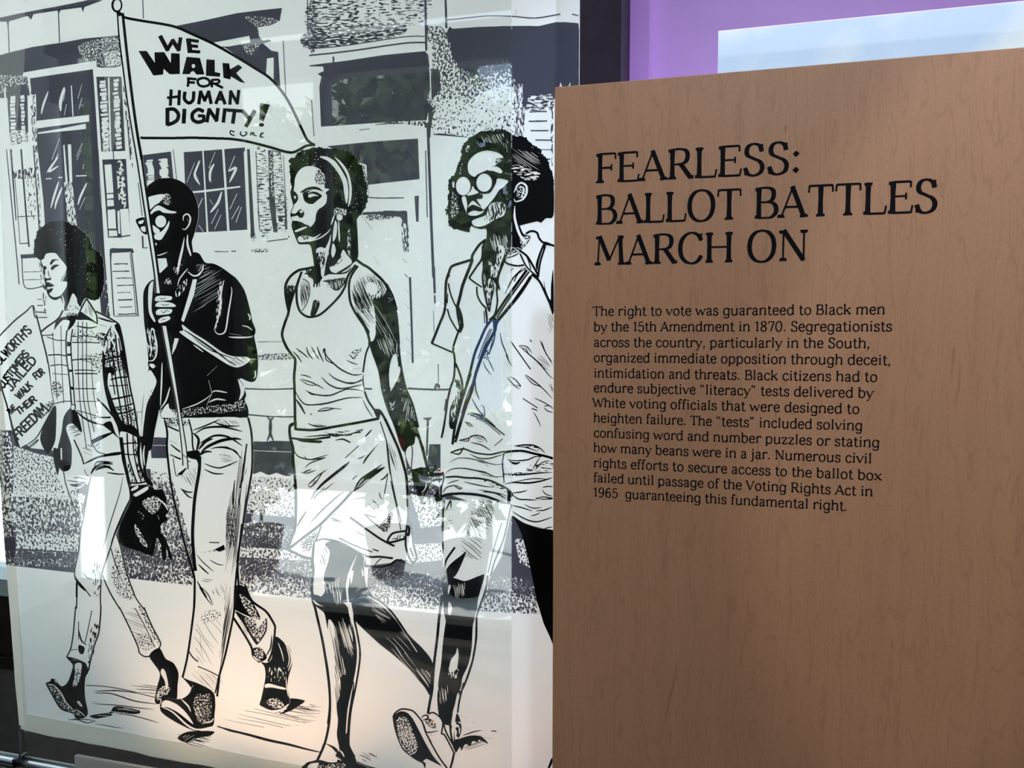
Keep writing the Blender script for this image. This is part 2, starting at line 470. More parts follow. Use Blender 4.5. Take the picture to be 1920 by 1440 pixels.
class Print:
    def __init__(self, W, H, ox, scale):
        self.W, self.H, self.ox, self.s = W, H, ox, scale
        self.f, self.noise, self.cur = {}, {}, None
    def part(self, name):
        self.cur = name
        if name not in self.f:
            self.f[name] = np.zeros((self.H, self.W), np.uint8)
    def put(self, cov, ink):
        if cov is None:
            return
        r0, r1, c0, c1, v = cov
        v = (v * 255).astype(np.uint8)
        for n, F in self.f.items():
            sub = F[r0:r1, c0:c1]
            if ink and n == self.cur:
                np.maximum(sub, v, out=sub)
            elif ink:
                np.minimum(sub, 255 - np.clip(2 * v.astype(np.int16) - 255, 0, 255).astype(np.uint8), out=sub)
            else:
                np.minimum(sub, 255 - v, out=sub)
    def xy(self, p):
        return (np.asarray(p, float) + [self.ox, 0]) * self.s
    def fill(self, p, ink=True):
        self.put(cover(self.xy(p), self.W, self.H), ink)
    def line(self, p, w, taper=True, ink=True):
        self.put(cover(self.xy(ribbon(p, w, taper)), self.W, self.H), ink)
    def poly_line(self, p, w, ink=True):
        for a, b in zip(p[:-1], p[1:]):
            self.fill(seg(a, b, w), ink)
    def masked(self, p, mask_fn, ink):
        c = cover(self.xy(p), self.W, self.H)
        if c is None:
            return
        r0, r1, c0, c1, v = c
        self.put((r0, r1, c0, c1, v * mask_fn(r0, r1, c0, c1)), ink)
    def speckle(self, p, dens, kind, ink):
        if kind not in self.noise:
            sx, sy, sd = {'i': (1.7, 1.7, 1), 'h': (6, 1.3, 2), 'v': (1.2, 5, 3), 'g': (1.9, 2.6, 4), 'b': (3.2, 3.2, 5), 's': (1.35, 1.35, 6), 'd': (2.2, 4.0, 8), 'w': (3.0, 4.2, 9), 'b': (3.2, 3.2, 5), 'f': (1.5, 2.0, 10)}[kind]
            N = band_noise(self.W, self.H, sx, sy, sd)
            self.noise[kind] = (N, np.sort(N[::7, ::7].ravel()))
        N, q = self.noise[kind]
        thr = q[int((1 - dens) * (len(q) - 1))]
        self.masked(p, lambda a, b, c, d: np.clip(0.5 + (N[a:b, c:d] - thr) * 2.2, 0, 1), ink)
    def worms(self, p, width, kind, ink):
        self.speckle([[0, 0], [1, 0], [0, 1]], .5, kind, ink)
        N = self.noise[kind][0]
        self.masked(p, lambda a, b, c, d: np.clip(0.5 + (width - np.abs(N[a:b, c:d] + .25 * self.noise['b'][0][a:b, c:d])) * 3.0, 0, 1), ink)
    def hatch(self, p, ang, gap, w, ink):
        p = np.asarray(p, float)
        u = np.array([math.cos(math.radians(ang)), math.sin(math.radians(ang))])
        n = np.array([-u[1], u[0]])
        a, b = p @ n, p @ u
        cov = cover(self.xy(p), self.W, self.H)
        if cov is None:
            return
        r0, r1, c0, c1, v = cov
        acc = np.zeros_like(v)
        t = a.min()
        while t < a.max():
            s0 = b.min() + rng.uniform(0, .3) * np.ptp(b)
            s1 = b.max() - rng.uniform(0, .3) * np.ptp(b)
            o = t + rng.uniform(-.25, .25) * gap
            q0, q1 = n * o + u * s0, n * (o + rng.uniform(-.5, .5) * gap) + u * s1
            mid = (q0 + q1) / 2 + n * rng.uniform(-.4, .4) * gap
            c = cover(self.xy(ribbon(spline([q0, mid, q1]), w * rng.uniform(.7, 1.3), True)), self.W, self.H)
            if c is not None:
                x0, x1, y0, y1 = max(r0, c[0]), min(r1, c[1]), max(c0, c[2]), min(c1, c[3])
                if x1 > x0 and y1 > y0:
                    np.maximum(acc[x0-r0:x1-r0, y0-c0:y1-c0], c[4][x0-c[0]:x1-c[0], y0-c[2]:y1-c[2]], out=acc[x0-r0:x1-r0, y0-c0:y1-c0])
            t += gap * rng.uniform(.7, 1.3)
        self.put((r0, r1, c0, c1, v * acc), ink)
    def run(self, text):
        for ln in text.strip().split('\n'):
            tk = ln.split()
            if not tk or tk[0].startswith('#'):
                continue
            op, a = tk[0], tk[1:]
            if op == 'part':
                self.part(a[0]); continue
            if op == 'skew':     # hand lettering: text, weight, height, tile, baseline start, baseline end
                self.letter(a[0].replace('_', ' '), float(a[1]), float(a[2]), *self.pts(a[3:])); continue
            if op == 'slats':    # weight count tile: four corners (top-left, top-right, bottom-right, bottom-left), cut when weight < 0
                w, n = float(a[0]), int(a[1]); q = self.pts(a[2:])
                for i in range(n):
                    t = (i + .5) / n
                    A, B = q[0] + (q[3] - q[0]) * t, q[1] + (q[2] - q[1]) * t
                    k = rng.uniform(0, .25, 2)
                    self.line([A + (B - A) * k[0], (A + B) / 2 + [0, rng.uniform(-.6, .6)], B - (B - A) * k[1]], abs(w) * rng.uniform(.6, 1.4), False, w > 0)
                continue
            if op in 'fFcC':
                p = self.pts(a)
                self.fill(p if op in 'FC' else spline(p, True), op in 'fF')
            elif op in ('l', 'k', 'w'):
                self.line(spline(self.pts(a[1:])), float(a[0]), op != 'k', op != 'w')
            elif op in ('L', 'W'):
                self.poly_line(self.pts(a[1:]), float(a[0]), op == 'L')
            elif op in ('e', 'o'):
                c, r = self.pts(a[:2])[0], np.array([float(v) for v in a[2].split(',')]) / TILES[a[0]][2]
                t = np.linspace(0, 2 * np.pi, 28, endpoint=False)
                self.fill(np.stack([c[0] + r[0] * np.cos(t), c[1] + r[1] * np.sin(t)], 1), op == 'e')
            elif op in ('n', 'N'):
                self.speckle(spline(self.pts(a[2:]), True), float(a[0]), a[1], op == 'n')
            elif op == 'q':      # curls along an outline
                r, q = float(a[0]), spline(self.pts(a[1:]))
                s = np.concatenate([[0], np.cumsum(np.hypot(*np.diff(q, axis=0).T))])
                th = np.linspace(0, 2 * np.pi, 12, endpoint=False)
                for d in np.arange(0, s[-1], r * 1.5):
                    c = np.array([np.interp(d, s, q[:, 0]), np.interp(d, s, q[:, 1])]) + rng.uniform(-.3, .3, 2) * r
                    rr = r * rng.uniform(.7, 1.25)
                    self.fill(np.stack([c[0] + rr * np.cos(th), c[1] + rr * np.sin(th)], 1))
            elif op in ('y', 'Y'):
                self.worms(spline(self.pts(a[2:]), True), float(a[0]), a[1], op == 'y')
            elif op in ('h', 'H'):
                self.hatch(self.pts(a[3:]), float(a[0]), float(a[1]) / TILES[a[3]][2], float(a[2]) * .55, op == 'h')
            else:
                raise ValueError(ln)
    def pts(self, a):
        ox, oy, s = TILES[a[0]]
        return np.array([[float(v) for v in t.split(',')] for t in a[1:]]) / s + [ox, oy]
    def letter(self, text, wt, h, p0, p1):
        u = (p1 - p0)
        nrm = np.array([u[1], -u[0]]) / np.hypot(*u) * h / 700
        tot = sum(HAND[c][0] for c in text)
        x = 0.0
        for ch in text:
            adv, strokes = HAND[ch]
            for st in strokes:
                q = [p0 + u * ((x + px) / tot) + nrm * py + np.array([0, -1.0]) * 0 for px, py in st]
                q = spline(q) if len(st) > 3 else np.array(q)
                self.poly_line(q + rng.uniform(-.3, .3, 2), wt)
            x += adv

HAND = {}
for _l in '''A 620 20,0 290,700 560,0;110,230 480,230
C 560 500,580 400,690 250,690 100,560 60,350 110,120 260,10 420,30 520,130
D 600 90,0 90,700;90,700 300,690 480,560 520,350 460,120 300,10 90,0
E 520 90,0 90,700;90,690 460,690;90,370 400,370;90,10 470,10
F 500 90,0 90,700;90,690 460,690;90,370 390,370
H 620 90,0 90,700;530,0 530,700;90,360 530,360
I 230 110,0 110,700
J 460 340,700 340,200 300,60 180,0 60,100
K 580 90,0 90,700;510,700 90,300;230,400 530,0
L 500 90,700 90,10 460,10
M 760 80,0 110,700;110,700 370,200;370,200 640,700;640,700 680,0
N 640 90,0 90,700;90,700 540,0;540,0 540,700
O 620 310,700 140,640 60,450 60,250 140,60 310,0 470,60 550,250 550,450 470,640 310,700
o 400 200,700 120,600 90,350 120,100 200,0 280,100 310,350 280,600 200,700
R 580 90,0 90,700;90,690 320,690 460,600 450,430 330,340 90,330;270,330 520,0
S 520 440,580 350,690 200,700 90,600 110,440 260,360 410,270 430,110 320,10 170,10 60,110
T 540 30,690 510,690;270,0 270,690
U 620 90,700 90,200 160,40 310,0 460,40 530,200 530,700
W 820 40,700 230,0;230,0 400,600;400,600 570,0;570,0 770,700
' 200 110,720 80,520'''.split('\n'):
    _k, _a, _s = _l.split(' ', 2)
    HAND[_k] = (float(_a), [[tuple(float(v) for v in p.split(',')) for p in st.split()] for st in _s.split(';')])
HAND[' '] = (260, [])

# ---- serif lettering for the panel: k thick stroke, n thin stroke, a curve thick where it runs upright, s serif ----
GLYPH = {}
for _l in '''A 640 n 60,0 315,690|k 300,700 575,0|n 150,235 480,235|s 55,0,85|s 575,0,95
B 570 k 120,0 120,700|a 120,690 320,690 430,640 455,530 420,420 320,372 120,368|a 320,370 450,335 515,230 500,110 410,25 320,10 120,10|s 90,0,60|s 90,692,60
C 640 a 570,540 500,650 370,708 220,670 110,540 75,350 110,160 220,30 370,-8 490,40 580,160|n 570,690 575,520
E 560 k 130,0 130,700|n 130,685 490,685|n 130,372 400,372|n 130,15 520,15|n 500,695 500,560|n 405,440 405,300|n 515,0 545,170|s 95,0,60|s 95,692,60
F 520 k 130,0 130,700|n 130,685 490,685|n 130,355 400,355|n 495,695 505,550|n 405,430 405,280|s 130,0,100|s 95,692,60
H 720 k 130,0 130,700|k 590,0 590,700|n 130,360 590,360|s 130,0,90|s 130,692,90|s 590,0,90|s 590,692,90
L 530 k 130,0 130,700|n 130,15 490,15|n 490,0 520,180|s 95,0,60|s 130,692,90
M 820 n 110,0 150,690|k 150,700 400,110|n 400,110 660,690|k 670,700 710,0|s 105,0,80|s 710,0,90|s 120,692,60|s 700,692,60
N 720 n 130,0 130,690|k 130,700 590,10|n 590,0 590,690|s 130,0,85|s 90,692,60|s 590,692,85
O 720 a 360,708 220,670 115,540 80,350 115,160 220,30 360,-8 500,30 605,160 640,350 605,540 500,670 360,708
R 620 k 130,0 130,700|a 130,690 330,690 450,640 480,520 440,400 330,350 130,345|k 320,350 560,10|s 130,0,95|s 95,692,60|s 575,0,50
S 530 a 430,545 390,655 270,708 150,670 100,560 130,450 260,375 390,305 450,190 410,55 270,-8 140,30 75,160|n 440,690 440,530|n 70,170 75,10
T 600 k 300,0 300,700|n 45,685 555,685|n 45,695 35,540|n 555,695 565,540|s 300,0,100
V 630 k 50,695 320,5|n 320,5 570,690|s 60,692,80|s 575,692,75
W 900 k 50,695 260,5|n 260,5 450,600|k 450,600 640,5|n 640,5 840,690|s 60,692,80|s 845,692,70
a 500 a 100,390 150,475 240,503 330,470 365,380 365,120 385,30 450,8|a 365,290 240,270 130,215 95,130 130,30 220,-5 310,40 365,130
b 560 k 110,0 110,740|a 110,380 190,475 300,503 410,450 470,330 475,210 430,70 320,-6 200,20 110,110|s 80,738,45
c 480 a 410,390 350,480 260,503 150,450 85,330 85,180 150,50 270,-6 370,35 430,120
d 570 k 450,0 450,740|a 450,380 370,475 270,503 150,450 85,330 85,180 140,50 240,-6 360,30 450,120|s 420,738,45|s 485,0,50
e 500 n 90,265 430,265|a 430,265 410,390 350,475 265,503 150,450 85,330 85,180 150,50 270,-6 370,25 430,100
f 330 a 320,660 270,735 200,730 150,650 140,520 140,0|n 40,485 290,485|s 140,0,85
g 560 k 450,-60 450,490|a 450,380 370,475 270,503 150,450 85,330 85,190 140,60 240,10 360,45 450,130|a 450,-60 420,-160 310,-205 180,-190 100,-130|s 480,490,45
h 590 k 120,0 120,740|a 120,350 200,460 310,503 420,470 465,370 465,0|s 90,738,45|s 120,0,80|s 465,0,80
i 290 k 145,0 145,490|d 140,660|s 115,485,50|s 145,0,80
j 290 a 160,490 160,-60 140,-150 60,-205 0,-190|d 155,660|s 125,485,50
k 560 k 120,0 120,740|n 440,480 130,220|k 240,310 470,10|s 90,738,45|s 120,0,80|s 480,0,65|s 430,485,70
l 290 k 145,0 145,740|s 115,738,45|s 145,0,80
m 880 k 120,0 120,490|a 120,350 190,460 290,503 390,470 430,370 430,0|a 430,350 510,460 610,503 710,470 755,370 755,0|s 90,485,45|s 120,0,75|s 430,0,75|s 755,0,75
n 590 k 120,0 120,490|a 120,350 200,460 310,503 420,470 465,370 465,0|s 90,485,45|s 120,0,80|s 465,0,80
o 550 a 275,503 160,455 90,330 90,170 160,45 275,-6 390,45 460,170 460,330 390,455 275,503
p 570 k 110,-200 110,490|a 110,380 190,475 300,503 410,450 475,330 475,180 420,50 310,-6 190,30 110,120|s 80,485,45|s 110,-200,80
q 560 k 450,-200 450,490|a 450,380 370,475 270,503 150,450 85,330 85,180 140,50 240,-6 360,30 450,120|s 450,-200,80
r 420 k 125,0 125,490|a 125,330 190,450 280,500 370,490|d 370,455|s 95,485,45|s 125,0,90
s 450 a 360,380 330,465 230,503 130,470 95,380 140,300 240,255 340,205 370,120 330,30 230,-6 120,20 75,120|n 365,480 365,370|n 75,110 75,10
t 350 a 150,640 150,120 180,30 250,-5 330,30|n 40,485 310,485|n 60,490 150,600
u 590 a 120,490 120,130 160,30 260,-6 370,40 460,140|k 460,0 460,490|s 90,485,45|s 430,485,45|s 490,0,45
v 520 k 60,485 265,5|n 265,5 460,485|s 65,485,70|s 465,485,65
w 770 k 60,485 225,5|n 225,5 385,420|k 385,420 545,5|n 545,5 710,485|s 65,485,70|s 715,485,60
x 520 k 70,485 450,5|n 440,485 70,5|s 75,485,70|s 445,485,65|s 70,0,65|s 450,0,70
y 530 k 60,485 275,10|n 465,485 275,10 200,-140 130,-200 60,-190|s 65,485,70|s 470,485,65
z 470 n 70,475 395,475|k 395,475 70,20|n 70,15 400,15|n 70,490 65,370|n 400,0 410,130
1 390 k 210,0 210,690|n 80,600 210,690|s 210,0,95
5 530 n 130,690 430,690|n 130,690 115,380|a 115,380 200,430 300,440 410,380 455,240 410,80 290,-8 160,20 85,110
6 550 a 440,640 360,705 260,690 150,570 95,380 95,200 150,50 275,-8 400,50 455,200 420,350 310,430 180,380 100,260
7 500 n 70,685 450,685|k 450,680 220,0|n 70,695 65,560
8 550 a 275,705 160,660 120,540 170,430 275,375 400,300 455,180 400,40 275,-8 150,40 95,180 150,300 275,375 380,430 430,540 390,660 275,705
9 550 a 110,60 190,-5 290,10 400,130 455,320 455,500 400,650 275,708 150,650 95,500 130,350 240,270 370,320 450,440
0 580 a 290,708 170,650 95,480 85,350 95,220 170,50 290,-8 410,50 485,220 495,350 485,480 410,650 290,708
. 260 d 120,45
, 260 d 125,45|n 150,50 90,-120
: 270 D 120,70|D 120,430
< 420 d 100,590|n 80,600 130,720|d 250,590|n 230,600 280,720
> 420 d 100,680|n 130,680 80,550|d 250,680|n 280,680 230,550'''.split('\n'):
    _c, _a, _s = _l.split(' ', 2)
    GLYPH[_c] = (float(_a), [(s.split(' ')[0], [[float(v) for v in p.split(',')] for p in s.split(' ')[1:]]) for s in _s.split('|')])
GLYPH[' '] = (270, [])

def set_line(pr, text, x0, x1, base, cap, thick, thin, serif, sx=1.0):
    """fit a line of lettering between x0 and x1 (print units, y up from base)"""
    sp = cap / 700
    last = {':': 70, '.': 60}.get(text[-1], 40)
    tot = sum(GLYPH[c][0] for c in text) - 50 - last
    hs = (x1 - x0) / tot
    x = x0 - 50 * hs
    P_ = lambda p: np.array([[x + q[0] * hs, base - q[1] * sp] for q in p])
    for ch in text:
        adv, st = GLYPH[ch]
        for kind, p in st:
            if kind in 'kn':
                q = P_(p)
                w = (thick if kind == 'k' else thin) * cap
                if len(q) > 2:
                    pr.line(spline(q), w, False)
                else:
                    d = np.abs(q[1] - q[0])
                    if d[0] > .15 * cap and d[1] > .15 * cap or kind == 'n':
                        pr.fill(ribbon(np.vstack([q[0], q[1]]), w, False))
                    else:      # upright stems flare a little towards both ends
                        m = (q[0] + q[1]) / 2
                        hw = w / 2
                        pr.fill([q[0] + [-hw * 1.12, 0], m + [-hw * .94, 0], q[1] + [-hw * 1.12, 0], q[1] + [hw * 1.12, 0], m + [hw * .94, 0], q[0] + [hw * 1.12, 0]])
            elif kind == 'a':
                q = spline(P_(p), False, .5, 8)
                d = np.gradient(q, axis=0)
                c = np.abs(d[:, 1]) / np.maximum(np.hypot(d[:, 0], d[:, 1]), 1e-9)
                w = cap * (thin + (thick - thin) * c ** 1.4)
                d /= np.maximum(np.hypot(d[:, 0], d[:, 1]), 1e-9)[:, None]
                n = np.stack([-d[:, 1], d[:, 0]], 1) * w[:, None] / 2
                for i in range(len(q) - 1):
                    pr.fill([q[i] + n[i] - d[i] * .02 * cap, q[i+1] + n[i+1] + d[i+1] * .02 * cap, q[i+1] - n[i+1] + d[i+1] * .02 * cap, q[i] - n[i] - d[i] * .02 * cap])
            elif kind in 'dD':
                c = P_(p)[0]
                r = thick * cap * (.62 if kind == 'd' else .72)
                t = np.linspace(0, 2 * np.pi, 16 if kind == 'd' else 4, endpoint=False)
                pr.fill(np.stack([c[0] + r * np.cos(t), c[1] + r * np.sin(t)], 1))
            elif kind == 's':
                cx, cy, hw = p[0]
                a, b = x + (cx - hw * serif) * hs, x + (cx + hw * serif) * hs
                y, m, tk = base - cy * sp, x + cx * hs, thin * cap * .8
                up = 1 if cy < 100 else -1
                y0 = y - up * tk
                pr.fill([[a, y], [b, y], [b, y0], [m + thick * cap * .55, y0 - up * cap * .05], [m - thick * cap * .55, y0 - up * cap * .05], [a, y0]])
        x += adv * hs

